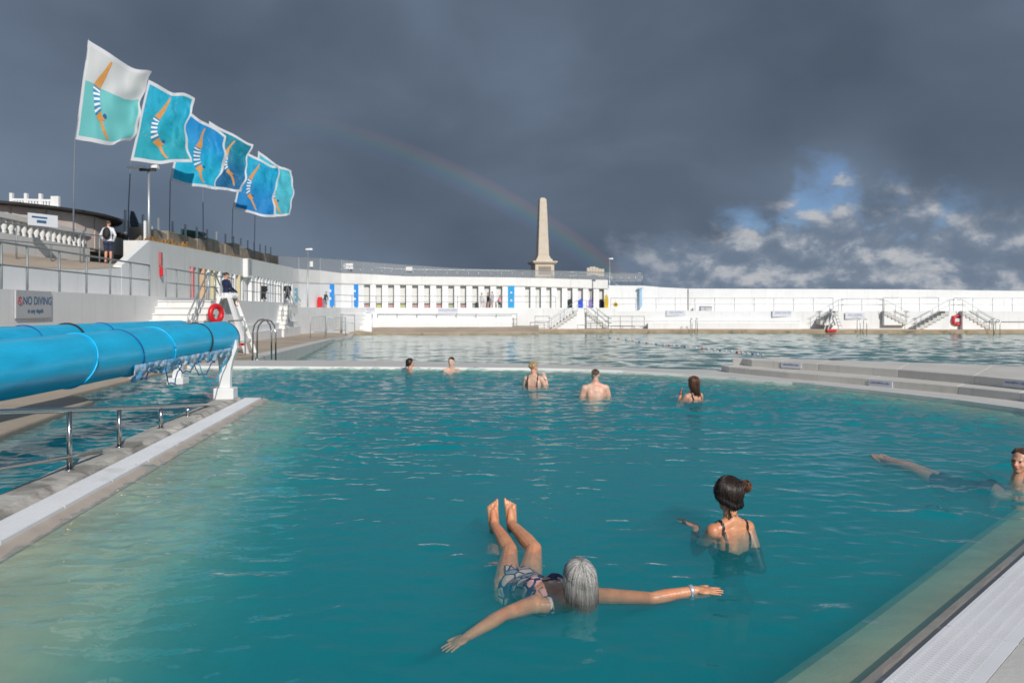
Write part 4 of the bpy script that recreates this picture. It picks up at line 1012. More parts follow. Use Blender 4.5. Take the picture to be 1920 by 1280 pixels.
# ================================================================ PEOPLE
def skin(name, col, wet=.38):
    m = mat(name, col, wet, var=.20, vs=11, bump=.2, bs=60, alt=((min(1, col[0] * 1.12), col[1] * .72, col[2] * .66), 5, .52, .55))
    b = m.node_tree.nodes['Principled BSDF']; b.inputs['Subsurface Weight'].default_value = .12; b.inputs['Subsurface Radius'].default_value = (.02, .008, .004)
    return m
def hairmat(name, lo, hi): return mat(name, lo, .42, attr=[(0.0, lo), (.6, tuple((a + b) / 2 for a, b in zip(lo, hi))), (1.0, hi)], spec=.6)
MT['eye'] = mat('eye', (.04, .03, .025), .2); MT['lips'] = mat('lips', (.48, .17, .14), .4)
class Body:
    def __init__(s, M, sc=1.0, male=False):
        s.M = M; s.mb = MB(); s.sc = sc; s.male = male
    def P(s, x, y, z): return s.M @ Vector((x * s.sc, y * s.sc, z * s.sc))
    def e(s, c, r, M=None): s.mb.ell(s.P(*c), tuple(k * s.sc for k in r), s.M.to_3x3() if M is None else M, 16, 10)
    def c(s, a, b, r0, r1): s.mb.cap(a, b, r0 * s.sc, r1 * s.sc, 12)
    def torso(s):
        m = s.male; w = 1.16 if m else 1.0
        s.c(s.P(0, -.015, -.05), s.P(0, .012, .10), .058 * w, .050 * w)
        for k in (-1, 1):
            s.c(s.P(0, -.02, .005), s.P(k * .12 * w, -.015, -.045), .048 * w, .046 * w)
            s.e((k * .160 * w, -.005, -.065), (.055 * w, .055 * w, .058 * w))
            s.e((k * .078 * w, -.055, -.16), (.066, .048, .11))
            if not m: s.e((k * .072, .062, -.225), (.066, .050, .064))
            else: s.e((k * .08, .07, -.17), (.085, .05, .075))
            s.e((k * .085, -.045, -.60), (.085, .085, .09))
        s.e((0, .0, -.20), (.150 * w, .098 * w, .18)); s.e((0, -.02, -.12), (.14 * w, .075 * w, .10))
        s.e((0, .004, -.40), (.128 * w * (1.12 if m else 1), .090 * w * (1.15 if m else 1), .17)); s.e((0, .0, -.56), (.160, .108, .13))
    def arm(s, k, elbow, wrist, hd=None, pn=None, curl=.25, spread=.022):
        sh = s.P(k * .165 * (1.16 if s.male else 1), -.005, -.07); w = 1.2 if s.male else 1.0
        elbow = Vector(elbow); wrist = Vector(wrist)
        mid = sh.lerp(elbow, .45)
        s.c(sh, mid, .050 * w, .047 * w); s.c(mid, elbow, .046 * w, .036 * w)
        m2 = elbow.lerp(wrist, .3); s.c(elbow, m2, .036 * w, .039 * w); s.c(m2, wrist, .039 * w, .026 * w)
        hd = Vector(hd).normalized() if hd is not None else (wrist - elbow).normalized(); pn = Vector(pn) if pn is not None else Vector((0, 0, -1))
        pn = (pn - hd * pn.dot(hd)).normalized(); lat = pn.cross(hd)
        B = Matrix((hd, lat, pn)).transposed(); q = s.sc
        s.mb.ell(wrist + hd * .046 * q, (.054 * q, .041 * q, .0165 * q), B, 14, 9); s.c(wrist - hd * .02, wrist + hd * .03, .024 * w, .022)
        for i, L in enumerate((.066, .076, .072, .056)):
            o = wrist + hd * .082 * q + lat * (i - 1.5) * spread * q * s_th(k)
            d_ = (hd + lat * (i - 1.5) * .10 * s_th(k)).normalized(); r = .0085
            for j in range(3):
                n_ = o + d_ * L * q * (.42, .33, .25)[j]
                s.mb.cap(o, n_, r * q, (r - .0008) * q, 8); o = n_; r -= .0008
                d_ = (d_ + pn * curl).normalized()
        t0 = wrist + hd * .022 * q - lat * .030 * q * s_th(k); d_ = (hd * .75 - lat * .65 * s_th(k) + pn * .12).normalized()
        t1 = t0 + d_ * .042 * q; t2 = t1 + (d_ + hd * .4 + pn * curl).normalized() * .032 * q
        s.mb.cap(t0, t1, .0125 * q, .0105 * q, 8); s.mb.cap(t1, t2, .0105 * q, .0085 * q, 8)
    def leg(s, k, knee, ankle, toe=None, dn=None, toes=False, bare=True):
        hip = s.P(k * .085, .0, -.60); w = 1.1 if s.male else 1.0; knee = Vector(knee); ankle = Vector(ankle)
        m1 = hip.lerp(knee, .4); s.c(hip, m1, .088 * w, .078 * w); s.c(m1, knee, .078 * w, .054 * w)
        m2 = knee.lerp(ankle, .32); s.c(knee, m2, .053 * w, .055 * w); s.c(m2, ankle, .055 * w, .034 * w)
        toe = Vector(toe).normalized() if toe is not None else Vector(s.M.to_3x3() @ Vector((0, 1, 0)))
        dn = Vector(dn) if dn is not None else Vector((0, 0, 1)); dn = (dn - toe * dn.dot(toe)).normalized(); lat = toe.cross(dn); q = s.sc
        heel = ankle - dn * .045 * q - toe * .035 * q; s.c(ankle, heel, .036, .032)
        for j in (-1, 1): s.c(heel + lat * .01 * j, ankle + toe * .125 * q - dn * .035 * q + lat * .024 * j, .030, .020)
        s.c(ankle, ankle + toe * .10 * q - dn * .02 * q, .034, .022)
        if toes:
            for i in range(5):
                o = ankle + toe * (.135 - .006 * i) * q - dn * .036 * q + lat * (i - 2) * .0175 * k * q
                L = (.048, .042, .038, .033, .027)[i]; r = (.0125, .0092, .0088, .0085, .0082)[i]
                s.mb.cap(o, o + (toe - dn * .05 + lat * .05 * (i - 2) * k).normalized() * L * q, r, r * .9, 8)
        else: s.c(ankle + toe * .12 * q - dn * .04 * q - lat * .015, ankle + toe * .16 * q - dn * .042 * q - lat * .012, .022, .014); s.c(ankle + toe * .12 * q - dn * .04 * q + lat * .015, ankle + toe * .155 * q - dn * .042 * q + lat * .015, .02, .014)
    def head(s, H):
        s.H = H; h = lambda x, y, z: H @ Vector((x, y, z)); B = H.to_3x3(); e = lambda c, r: s.mb.ell(h(*c), r, B, 16, 12)
        e((0, -.014, .038), (.076, .094, .085)); e((0, .024, -.028), (.061, .066, .080)); e((0, .050, -.085), (.036, .034, .030))
        e((0, .070, .022), (.048, .022, .014)); e((.036, .058, -.03), (.024, .022, .026)); e((-.036, .058, -.03), (.024, .022, .026))
        s.mb.cap(h(0, .088, .008), h(0, .106, -.030), .008, .013, 10); e((.011, .098, -.034), (.009, .010, .008)); e((-.011, .098, -.034), (.009, .010, .008))
        e((0, .084, -.058), (.024, .010, .010))
        for k in (-1, 1): e((k * .077, -.008, -.002), (.010, .020, .030))
        s.mb.cap(h(0, -.03, -.05), s.P(0, .0, .0), .050, .055 * (1.12 if s.male else 1), 12)
    def finish(s, name, label, loc, skinm, vox=.008, smooth=3, group=None):
        o = bpy.data.objects.new('tmp', s.mb.mesh('tmp', Vector((0, 0, 0)))); COL.objects.link(o)
        m = o.modifiers.new('r', 'REMESH'); m.mode = 'VOXEL'; m.voxel_size = vox; m.use_smooth_shade = True
        m = o.modifiers.new('s', 'SMOOTH'); m.factor = .5; m.iterations = smooth
        dg = bpy.context.evaluated_depsgraph_get(); dg.update()
        me = bpy.data.meshes.new_from_object(o.evaluated_get(dg)); bpy.data.objects.remove(o)
        n = len(me.vertices); co = np.empty(n * 3); me.vertices.foreach_get('co', co); s.co = co.reshape(-1, 3).copy()
        nm = np.empty(n * 3); me.vertices.foreach_get('normal', nm); s.nm = nm.reshape(-1, 3)
        s.faces = [tuple(p.vertices) for p in me.polygons]
        s.o = thing(name, loc, label, 'person', group)
        me.transform(Matrix.Translation(-Vector(loc))); me.name = 'body'
        me.materials.clear(); me.materials.append(skinm); me.shade_smooth()
        link('body', me, s.o, Vector(loc))
        if hasattr(s, 'H'):
            H = s.H; b = MB()
            for k in (-1, 1): b.ell(H @ Vector((k * .031, .0795, .004)), (.0135, .006, .007), H.to_3x3(), 8, 6)
            b.build('eyes', MT['eye'], s.o, smooth=True)
            b = MB(); b.ell(H @ Vector((0, .0935, -.058)), (.024, .006, .0085), H.to_3x3(), 10, 6); b.build('lips', MT['lips'], s.o, smooth=True)
        return s.o
    def wear(s, name, pred, material, off=.005, label=None):
        """clothing: a close shell over the body wherever pred(local x, y, z) holds"""
        Mi = np.array(s.M.inverted()); L = (s.co @ Mi[:3, :3].T + Mi[:3, 3]) / s.sc
        keep = pred(L[:, 0], L[:, 1], L[:, 2], s.co)
        fs = [f for f in s.faces if all(keep[i] for i in f)]
        if not fs: return None
        used = sorted({i for f in fs for i in f}); mp = {v: i for i, v in enumerate(used)}
        b = MB(); b.add([Vector(s.co[i] + s.nm[i] * off) for i in used], [tuple(mp[i] for i in f) for f in fs])
        return b.build(name, material, s.o, smooth=True, label=label)
    def hair(s, material, style='short', ns=260, hang=0.0, down=Vector((0, 0, -1)), seed=1, tm=(.85, 1.45, 1.95), puff=1.0, bun=None, r=.0026, nph=56, fly=None):
        rs = random.Random(seed); H = s.H; b = MB()
        C = Vector((0, -.014, .036)); rad = Vector((.081, .100, .092)) * puff
        def tmax(ph):      # ph = 0 at the face
            a = abs((ph + math.pi) % (2 * math.pi) - math.pi) / math.pi
            return tm[0] + (tm[1] - tm[0]) * min(1, a * 2) if a < .5 else tm[1] + (tm[2] - tm[1]) * (a - .5) * 2
        def pt(ph, th, lift=0.0):
            d = Vector((math.sin(th) * math.sin(ph), math.sin(th) * math.cos(ph), math.cos(th)))
            return H @ (C + Vector((d.x * (rad.x + lift), d.y * (rad.y + lift), d.z * (rad.z + lift))))
        nth = 12; nh = 6 if hang > 0 else 0
        Hd = down.normalized()
        rows = []
        for j in range(nph):
            ph = 2 * math.pi * j / nph; T = tmax(ph); g = .003 * math.sin(j * 2.9) + rs.uniform(-.002, .002)
            row = [pt(ph, .02 + T * i / nth, g * min(1, i / 3)) for i in range(nth + 1)]
            a = abs((ph + math.pi) % (2 * math.pi) - math.pi) / math.pi
            if nh:
                L = hang * (.0 if a < .22 else min(1, (a - .22) * 4)); L *= rs.uniform(.88, 1.0); last = row[-1]
                out = (last - H @ C).normalized()
                row += [last + Hd * L * (i / nh) + out * .006 * math.sin(i / nh * 3) for i in range(1, nh + 1)]
            rows.append((row, rs.random()))
        m = len(rows[0][0])
        for j, (row, v) in enumerate(rows):
            b.v += row; b.val += [max(.02, .5 * v) * (1 if i <= nth else max(.3, 1 - .12 * (i - nth))) for i in range(m)]
        for j in range(nph):
            for i in range(m - 1):
                k = (j + 1) % nph; b.f.append((j * m + i, j * m + i + 1, k * m + i + 1, k * m + i)); b.mi.append(0)
        for q in range(ns):
            ph = rs.uniform(-math.pi, math.pi); T = tmax(ph); a = abs(ph) / math.pi
            t0 = rs.uniform(.02, .55) * T; lift = rs.uniform(-.001, .0045); dph = rs.uniform(-.10, .10)
            pts = [pt(ph + dph * i / 7, t0 + (T - t0) * i / 7, lift) for i in range(8)]
            if hang > 0 and a > .22:
                L = hang * min(1, (a - .22) * 4) * rs.uniform(.8, 1.12); w_ = rs.uniform(-.012, .012); ax = H.to_3x3() @ Vector((1, 0, 0)); out = (pts[-1] - H @ C).normalized()
                base = pts[-1]; pts += [base + Hd * L * i / 5 + out * .007 * math.sin(i / 5 * 3) + ax * w_ * (i / 5) ** 2 for i in range(1, 6)]
            v0 = .05 + .95 * rs.random(); nn_ = len(pts); wet = hang > 0
            b.tube(pts, [r * (1 - .55 * i / (nn_ - 1)) for i in range(nn_)], 3, val=[v0 * (1 if not wet or i < 7 else max(.12, 1 - .17 * (i - 6))) for i in range(nn_)], cap=False)
        for q in range(ns // 6 if fly is None else fly):      # stray hairs standing off the head
            ph = rs.uniform(-math.pi, math.pi); T = tmax(ph); t0 = rs.uniform(.2, .9) * T; lf = rs.uniform(.006, .022)
            pts = [pt(ph + .25 * i / 5 * rs.uniform(-1, 1), t0 + .25 * i / 5, lf * (i / 5) ** 1.5) for i in range(6)]
            b.tube(pts, r * .45, 3, val=.1 + .9 * rs.random(), cap=False)
        o = b.build('hair', material, s.o, smooth=True)
        if bun is not None:
            bb = MB(); c = H @ Vector(bun[0]); ax = (H.to_3x3() @ Vector(bun[1])).normalized(); R_ = bun[2]
            ref = ax.orthogonal().normalized(); y = ax.cross(ref)
            bb.ell(c, (R_ * .75,) * 3); bb.val = [.2] * len(bb.v)
            for q in range(110):
                a0 = rs.uniform(0, 6.28); el_ = rs.uniform(-1.1, 1.1); sp_ = rs.uniform(1.2, 2.6); rr_ = R_ * rs.uniform(.80, 1.05)
                pts = [c + (ref * math.cos(a0 + sp_ * i / 7) + y * math.sin(a0 + sp_ * i / 7)) * rr_ * math.cos(el_ + .25 * math.sin(i)) + ax * rr_ * math.sin(el_ + .25 * math.sin(i)) for i in range(8)]
                bb.tube(pts, r * 1.1, 3, val=.1 + .9 * rs.random(), cap=False)
            for q in range(26):     # loose wisps
                a0 = rs.uniform(0, 6.28); p0 = c + (ref * math.cos(a0) + y * math.sin(a0)) * R_ * .9
                o_ = Vector((rs.uniform(-1, 1), rs.uniform(-1, 1), rs.uniform(-.6, .8))) * R_ * .8
                bb.tube([p0, p0 + o_ * .5 + Vector((0, 0, .01)), p0 + o_], r * .6, 3, val=rs.random(), cap=False)
            bb.build('bun', H_BROWN if material is H_DARK else material, s.o, smooth=True)  # brown bun on near-black head: shade on the head hair put into colour
        return o
def s_th(k): return 1.0 if k > 0 else -1.0
def frame(org, up, fwd):
    z = Vector(up).normalized(); y = Vector(fwd); y = (y - z * y.dot(z)).normalized(); x = y.cross(z)
    M = Matrix((x, y, z)).transposed().to_4x4(); M.translation = Vector(org); return M
def yaw(a): return Vector((math.sin(R(a)), math.cos(R(a)), 0))
def hframe(org, fwd, up=(0, 0, 1)): return frame(org, up, fwd)

SK_TAN = skin('sun_tanned_skin', (.62, .29, .155)); SK_PALE = skin('pale_skin', (.68, .43, .32), .45); SK_MID = skin('mid_skin', (.62, .33, .22), .42)
H_GREY = hairmat('silver_grey_hair', (.10, .095, .09), (.66, .64, .61)); H_DARK = hairmat('near_black_hair', (.006, .005, .005), (.05, .028, .018))
H_BLOND = hairmat('blond_hair', (.22, .14, .06), (.72, .52, .28)); H_BROWN = hairmat('chestnut_hair', (.03, .014, .008), (.24, .10, .045)); H_SHORT = hairmat('short_brown_hair', (.05, .032, .022), (.20, .12, .08))
# patterned swimsuit cloth
def scale_cloth(name):
    m = mat(name, (.02, .035, .10), .6); g = NB(m.node_tree); b = m.node_tree.nodes['Principled BSDF']
    pos = g.n('ShaderNodeNewGeometry').outputs['Position']
    v = g.n('ShaderNodeTexVoronoi', feature='DISTANCE_TO_EDGE'); v.inputs['Scale'].default_value = 15; m.node_tree.links.new(pos, v.inputs['Vector'])
    v2 = g.n('ShaderNodeTexVoronoi'); v2.inputs['Scale'].default_value = 15; m.node_tree.links.new(pos, v2.inputs['Vector'])
    cell = g.ramp(v2.outputs['Color'], [(.0, (.56, .30, .28)), (.35, (.60, .45, .40)), (.6, (.32, .33, .40)), (.8, (.03, .05, .14))], 'CONSTANT')
    c = g.mixc(g.sm(v.outputs['Distance'], .05, .11), (.015, .03, .09), cell); m.node_tree.links.new(c, b.inputs['Base Color']); return m

# 1 -- floating woman with silver hair
nk = Vector((.305, 4.70, -.068)); up = Vector((.235, -.46, .075)); Mw = frame(nk, up, (0, 0, 1))
B1 = Body(Mw, 1.0); B1.torso()
B1.arm(-1, (-.045, 4.460, -.055), (-.240, 4.290, -.110), (-.42, -.34, -.13), (0, 0, -1), .06, .021)
B1.arm(1, (.815, 4.635, -.030), (1.080, 4.675, .004), (.96, -.05, -.03), (0, .15, -1), .05, .021)
B1.leg(-1, (-.015, 5.56, -.030), (-.130, 5.935, .045), (-.10, .30, .95), (.12, -.95, .28), True)
B1.leg(1, (.155, 5.56, -.020), (-.005, 5.955, .050), (-.06, .28, .96), (-.05, -.96, .28), True)
Hm = hframe((.385, 4.575, .098), (-.35, .85, .25), (.03, -.34, .94)); B1.head(Hm)
o = B1.finish('person', 'woman with silver bob floating on her back, arms spread, in a patterned swimsuit', (.2, 4.9, -.2), SK_TAN, .0055, 2)
B1.wear('swimsuit', lambda x, y, z, c: ((z < -.10) & (z > -.66) & (np.abs(x) < .19) & ~((z < -.56) & (np.abs(x) > .30 + z * .35)) & ~((y > 0) & (z > -.16) & (np.abs(x) < .075 + (z + .16)))) | ((np.abs(np.abs(x) - .085) < .016) & (z > -.12) & (z < .02) & (np.abs(x) < .12)), scale_cloth('scale_print_swimsuit'), .005)
B1.hair(H_GREY, 'bob', 1500, .120, Vector((0, -.06, -1)), 5, (.95, 1.5, 1.75), 1.07, r=.0019, fly=16, nph=90)
wb = MB(); wd = Vector((.24, .04, .024)).normalized(); wb.lathe(Vector((1.050, 4.670, .0035)) - wd * .012, [(.030, 0), (.0335, .003), (.0335, .021), (.030, .024)], 18, axis=wd); wb.build('wristband', mat('silver_wristband', (.62, .66, .72), .3, metal=.5), o, smooth=True)

# 2 -- woman with the bun, seen from behind
f2 = yaw(-24); M2 = frame((1.650, 6.02, .055), (.02, .03, 1), f2); B2 = Body(M2, 1.0); B2.torso()
B2.arm(-1, (1.42, 6.14, -.21), (1.46, 6.34, -.075), (-.65, .5, .22), (0, 0, -1), .18)
B2.arm(1, (1.86, 5.95, -.28), (1.80, 6.19, -.34), (.4, .8, 0), (0, 0, -1), .1)
B2.leg(-1, (1.53, 6.07, -.93), (1.53, 6.04, -1.25)); B2.leg(1, (1.70, 5.99, -.93), (1.70, 5.97, -1.25))
B2.head(hframe((1.640, 6.040, .240), yaw(-20), (.04, .10, 1)))
o = B2.finish('person', 'tanned woman seen from behind, dark hair in a messy bun, dark straps', (1.62, 5.93, -1.3), SK_TAN, .007, 3)
st_ = mat('dark_patterned_strap', (.012, .012, .012), .5, alt=((.45, .38, .24), 90, .60, .9))
B2.wear('swimsuit', lambda x, y, z, c: ((z < -.185 - .35 * np.maximum(0, .12 - np.abs(x))) & (z > -.68) & (np.abs(x) < .2)) , st_, .006)
B2.wear('strap', lambda x, y, z, c: (np.abs(np.abs(x) - (.112 - .05 * np.clip(-z - .03, 0, .2))) < .0125) & (z > -.21) & (z < .03), st_, .007)
B2.hair(H_DARK, 'bun', 560, .050, seed=3, tm=(.98, 1.85, 2.45), puff=1.22, bun=((.092, -.085, .080), (.5, -.8, .3), .047), r=.003)
ws = MB(); rs = random.Random(8)
for k in range(26):
    a = rs.uniform(-.035, .04); p0 = B2.H @ Vector((a, -.060, -.095)); ws.tube([p0, p0 + Vector((rs.uniform(-.01, .01), -.006, -.03)), p0 + Vector((rs.uniform(-.02, .02), -.012, -rs.uniform(.04, .085)))], .0016, 3, val=.1)
for k in range(8):
    p0 = B2.H @ Vector((-.083, .01, .02 + .012 * k)); ws.tube([p0, p0 + Vector((-.015, 0, .004)), p0 + Vector((-.03 - .01 * rs.random(), 0, -.01 - .02 * rs.random()))], .0014, 3, val=.3)
ws.build('loose_strands', H_DARK, o)

# 3 -- person floating at the right edge, smiling, navy suit
n3 = Vector((4.93, 7.86, -.165)); u3 = Vector((.52, -.84, .10)); M3 = frame(n3, u3, (0, 0, 1)); B3 = Body(M3, 1.0, False); B3.torso()
B3.arm(-1, (4.74, 7.95, -.40), (4.66, 8.12, -.55), None, (0, 0, -1), .1); B3.arm(1, (5.25, 8.05, -.12), (5.35, 8.3, -.10))
B3.leg(-1, (4.36, 8.62, -.090), (4.20, 8.98, -.050), (-.5, .7, .45), (.1, -.5, .8)); B3.leg(1, (4.46, 8.68, -.105), (4.31, 9.03, -.060), (-.45, .75, .45), (.1, -.5, .8))
B3.head(hframe((4.955, 7.76, .170), (-.80, -.56, .02), (.06, -.02, 1)))
o = B3.finish('person', 'smiling swimmer in navy at the right photo edge, legs stretched out along the surface', (4.7, 8.2, -.25), SK_MID, .008, 2)
B3.wear('swimsuit', lambda x, y, z, c: (z < -.12) & (z > -.74) & (np.abs(x) < .2), cloth('navy_swim_cloth', (.012, .02, .055)), .006)
B3.hair(H_SHORT, 'short', 260, 0, seed=6, tm=(.72, 1.35, 1.9), puff=1.03)

# 4..8 -- swimmers by the far rim
def swimmer(label, px, yw, ytop, facing, headface, skinm, hm, style, male=False, arms=None, suit=None, vox=.013, seed=1, tm=(.85, 1.45, 1.95), hang=0, bun=None, puff=1.05, lean=(0, 0, 1), neck_z=None, strap=True, ns=150):
    d = EYE * F / (yw - 580); x = (px - 960) / F * d; zt_ = EYE - (ytop - 580) / F * d
    hz = zt_ - .130 * puff; nz = hz - .165
    f_ = yaw(facing); M = frame((x, d, nz), lean, f_); B = Body(M, 1.09, male); B.torso(); w = 1.16 if male else 1.0
    arms = arms or {}
    for k in (-1, 1):
        sh = M @ Vector((k * .165 * w, -.005, -.07))
        if k in arms: el_, wr_, hd, pn = [M @ (Vector(q) * 1.06) if i < 2 else M.to_3x3() @ Vector(q) for i, q in enumerate(arms[k])]; B.arm(k, el_, wr_, hd, pn, .25)
        else: B.arm(k, M @ Vector((k * .25 * w, .04, -.34)), M @ Vector((k * .24 * w, .24, -.40)))
    for k in (-1, 1): B.leg(k, M @ Vector((k * .09, .03, -.95)), M @ Vector((k * .09, 0, -1.30)))
    B.head(hframe((x, d + .0, hz) , yaw(headface), (0, 0, 1)))
    o = B.finish('person', label, (x, d, -1.2), skinm, vox, 3, 'swimmers by the far rim')
    if suit is not None:
        B.wear('swimsuit', lambda x, y, z, c: ((z < suit[1]) & (z > -.68) & (np.abs(x) < .21)), suit[0], .008)
        if strap: B.wear('strap', lambda x, y, z, c: (np.abs(np.abs(x) - .10) < .016) & (z > suit[1] - .02) & (z < .04), suit[0], .009)
    B.hair(hm, style, ns, hang, seed=seed, tm=tm, puff=puff, bun=bun, r=.004, nph=40)
    return B, o
MT['blackswim'] = cloth('black_swim_cloth', (.012, .012, .014))
swimmer('swimmer with wet dark hair turned sideways, leftmost by the far rim', 769, 694, 671, 70, 75, SK_MID, H_DARK, 'long', tm=(.9, 1.5, 2.1), hang=.10, seed=11, ns=90)
swimmer('smiling swimmer facing the camera with hair tied back, against the pale rim', 846, 696, 669.5, 165, 195, SK_PALE, H_DARK, 'short', tm=(.75, 1.35, 1.9), bun=((0, -.10, .09), (0, -1, .5), .035), seed=12, puff=1.02, ns=90)
B, o = swimmer('blond woman in a black bikini top raising her hand to her mouth', 1001, 722, 677, 20, 45, SK_PALE, H_BLOND, 'short', tm=(.85, 1.5, 2.1), puff=1.12, seed=13, suit=(MT['blackswim'], -.27), arms={1: ((.27, .05, -.30), (.20, .18, -.06), (-.35, .15, .6), (-.6, .3, 0))}, bun=((0, -.115, .05), (0, -1, .2), .04))
wr_ = B.M @ Vector((.203, .172, -.075)); b = MB(); b.lathe(wr_, [(.031, -.012), (.036, -.01), (.036, .012), (.031, .014)], 12, axis=(.05, .1, .3)); b.build('wristband', MT['whiteclean'], o)
swimmer('broad-backed balding man seen from behind, bare back out of the water', 1116, 742, 692, -4, -2, SK_PALE, H_SHORT, 'short', male=True, tm=(.28, 1.10, 1.75), puff=.985, seed=14, suit=(cloth('dark_swim_shorts', (.02, .03, .06)), -.52), strap=False)
swimmer('woman with long wavy chestnut hair and her hand to her chin', 1300, 747, 704, -35, -50, SK_MID, H_BROWN, 'long', tm=(.95, 1.6, 2.2), hang=.20, puff=1.14, seed=15, suit=(MT['blackswim'], -.14), arms={-1: ((-.25, .13, -.26), (-.12, .19, -.07), (.25, .0, .8), (.4, -.6, 0))}, ns=240)

# standing people on the terraces
def standing(label, foot, h, facing, skinm, hm, shirt, shorts, arms=None, vox=.02, short_z=-1.0, sleeve=True, group=None, bend=0.0, extra=None):
    sc = h / 1.70; f_ = yaw(facing); upv = Vector((0, 0, 1)) + f_ * bend
    nk_ = Vector(foot) + Vector((0, 0, 1.40 * sc)); M = frame(nk_, upv, f_); B = Body(M, sc); B.torso()
    for k in (-1, 1):
        a = (arms or {}).get(k, ((k * .22, -.02, -.36), (k * .23, .06, -.60)))
        B.arm(k, M @ (Vector(a[0]) * sc), M @ (Vector(a[1]) * sc), None, None, .2)
        B.leg(k, Vector(foot) + Vector((0, 0, .46 * sc)) + M.to_3x3() @ Vector((k * .09, .02, 0)), Vector(foot) + Vector((0, 0, .085)) + M.to_3x3() @ Vector((k * .10, -.02, 0)))
    B.head(hframe(M @ Vector((0, .02, .165 * sc)), f_)); o = B.finish('person', label, foot, skinm, vox, 2, group)
    B.wear('top', lambda x, y, z, c: (z < .02) & (z > -.58) & ((np.abs(x) < .2) | sleeve), shirt, .016)
    if shorts is not None: B.wear('shorts', lambda x, y, z, c: (z < -.54) & (z > short_z) & (np.abs(x) < .215), shorts, .02)
    B.hair(hm, 'short', 40, 0, seed=int(foot[0] * 10) % 97, tm=(.8, 1.45, 2.0), puff=1.06, r=.006, nph=24)
    return B, o
G_ = 'people on the terraces'
ft = Vector(((203 - 960) / F * 33.2, 33.2, 3.60))
B, o = standing('man in white top and navy shorts with a black backpack on the upper terrace', ft, 1.76, -8, SK_MID, H_SHORT, cloth('white_running_top', (.72, .73, .75)), cloth('navy_shorts', (.03, .04, .08)), {-1: ((-.28, -.05, -.30), (-.18, .06, -.50)), 1: ((.28, -.05, -.30), (.18, .06, -.50))}, .016, -.93)
bpk = MB(); cb = B.M @ Vector((0, -.20, -.24)); bpk.ell(cb, (.16, .11, .25), B.M.to_3x3(), 14, 10); bpk.ell(B.M @ Vector((0, -.27, -.34)), (.11, .06, .13), B.M.to_3x3(), 12, 8); bpk.build('backpack', MT['black'], o, smooth=True)
fz = lambda px, off: Vector(((px - 960) / F * (FD(px) - off), FD(px) - off, FZ))
standing('pale figure in light clothes left of the cubicle where two people talk', fz(903, 1.4), 1.66, 30, SK_PALE, H_SHORT, cloth('light_grey_top', (.60, .58, .57)), cloth('stone_trousers', (.55, .52, .50)), None, .03, -1.33, True, G_)
standing('person in black jacket with bare legs talking in front of a cubicle', fz(915, 1.2), 1.70, 60, SK_MID, H_DARK, cloth('black_jacket', (.015, .015, .018)), cloth('black_shorts', (.02, .02, .02)), None, .03, -.80, True, G_)
standing('tall person in pale grey talking with the one in the black jacket', fz(923, 1.0), 1.84, -60, SK_PALE, H_SHORT, cloth('pale_grey_top', (.42, .42, .45)), cloth('pink_grey_trousers', (.42, .34, .34)), None, .03, -1.33, True, G_)
standing('dark-haired person in pink bending forward beside the light blue door', fz(937, 1.0), 1.45, 150, SK_MID, H_DARK, cloth('pink_top', (.60, .28, .34)), cloth('dark_trousers', (.03, .04, .05)), {-1: ((-.15, .25, -.3), (-.1, .4, -.5)), 1: ((.15, .25, -.3), (.1, .4, -.5))}, .03, -1.33, True, G_, bend=.6)
standing('person in dark green top bending beside the red bin by the blue door', fz(611, 1.3), 1.62, 120, SK_MID, H_DARK, cloth('dark_green_top', (.02, .06, .04)), cloth('grey_shorts', (.22, .22, .23)), {-1: ((-.15, .25, -.3), (-.1, .38, -.55)), 1: ((.15, .25, -.3), (.1, .38, -.55))}, .03, -1.0, True, G_, bend=.35)
# lifeguard seated on the tall white chair
seat = W(424, 553, 32.0); f_ = yaw(35); Mg = frame(seat + Vector((0, 0, .60)), (0, 0, 1), f_); B = Body(Mg, 1.02); B.torso()
for k in (-1, 1):
    B.arm(k, Mg @ Vector((k * .24, .06, -.32)), Mg @ Vector((k * .14, .30, -.42)))
    B.leg(k, Mg @ Vector((k * .11, .42, -.56)), Mg @ Vector((k * .11, .48, -.98)))
B.head(hframe(Mg @ Vector((0, .02, .17)), yaw(50))); o = B.finish('person', 'lifeguard in navy jacket sitting on the tall white guard chair', seat, SK_MID, .02, 2)
B.wear('jacket', lambda x, y, z, c: (z < .03) & (z > -.52), cloth('navy_jacket', (.012, .02, .06)), .02); B.wear('shorts', lambda x, y, z, c: (z <= -.50) & (z > -.75) & (np.abs(x) < .22), cloth('white_shorts', (.70, .70, .70)), .018)
B.hair(H_DARK, 'short', 40, 0, seed=4, tm=(.8, 1.45, 2.0), puff=1.06, r=.006, nph=24)
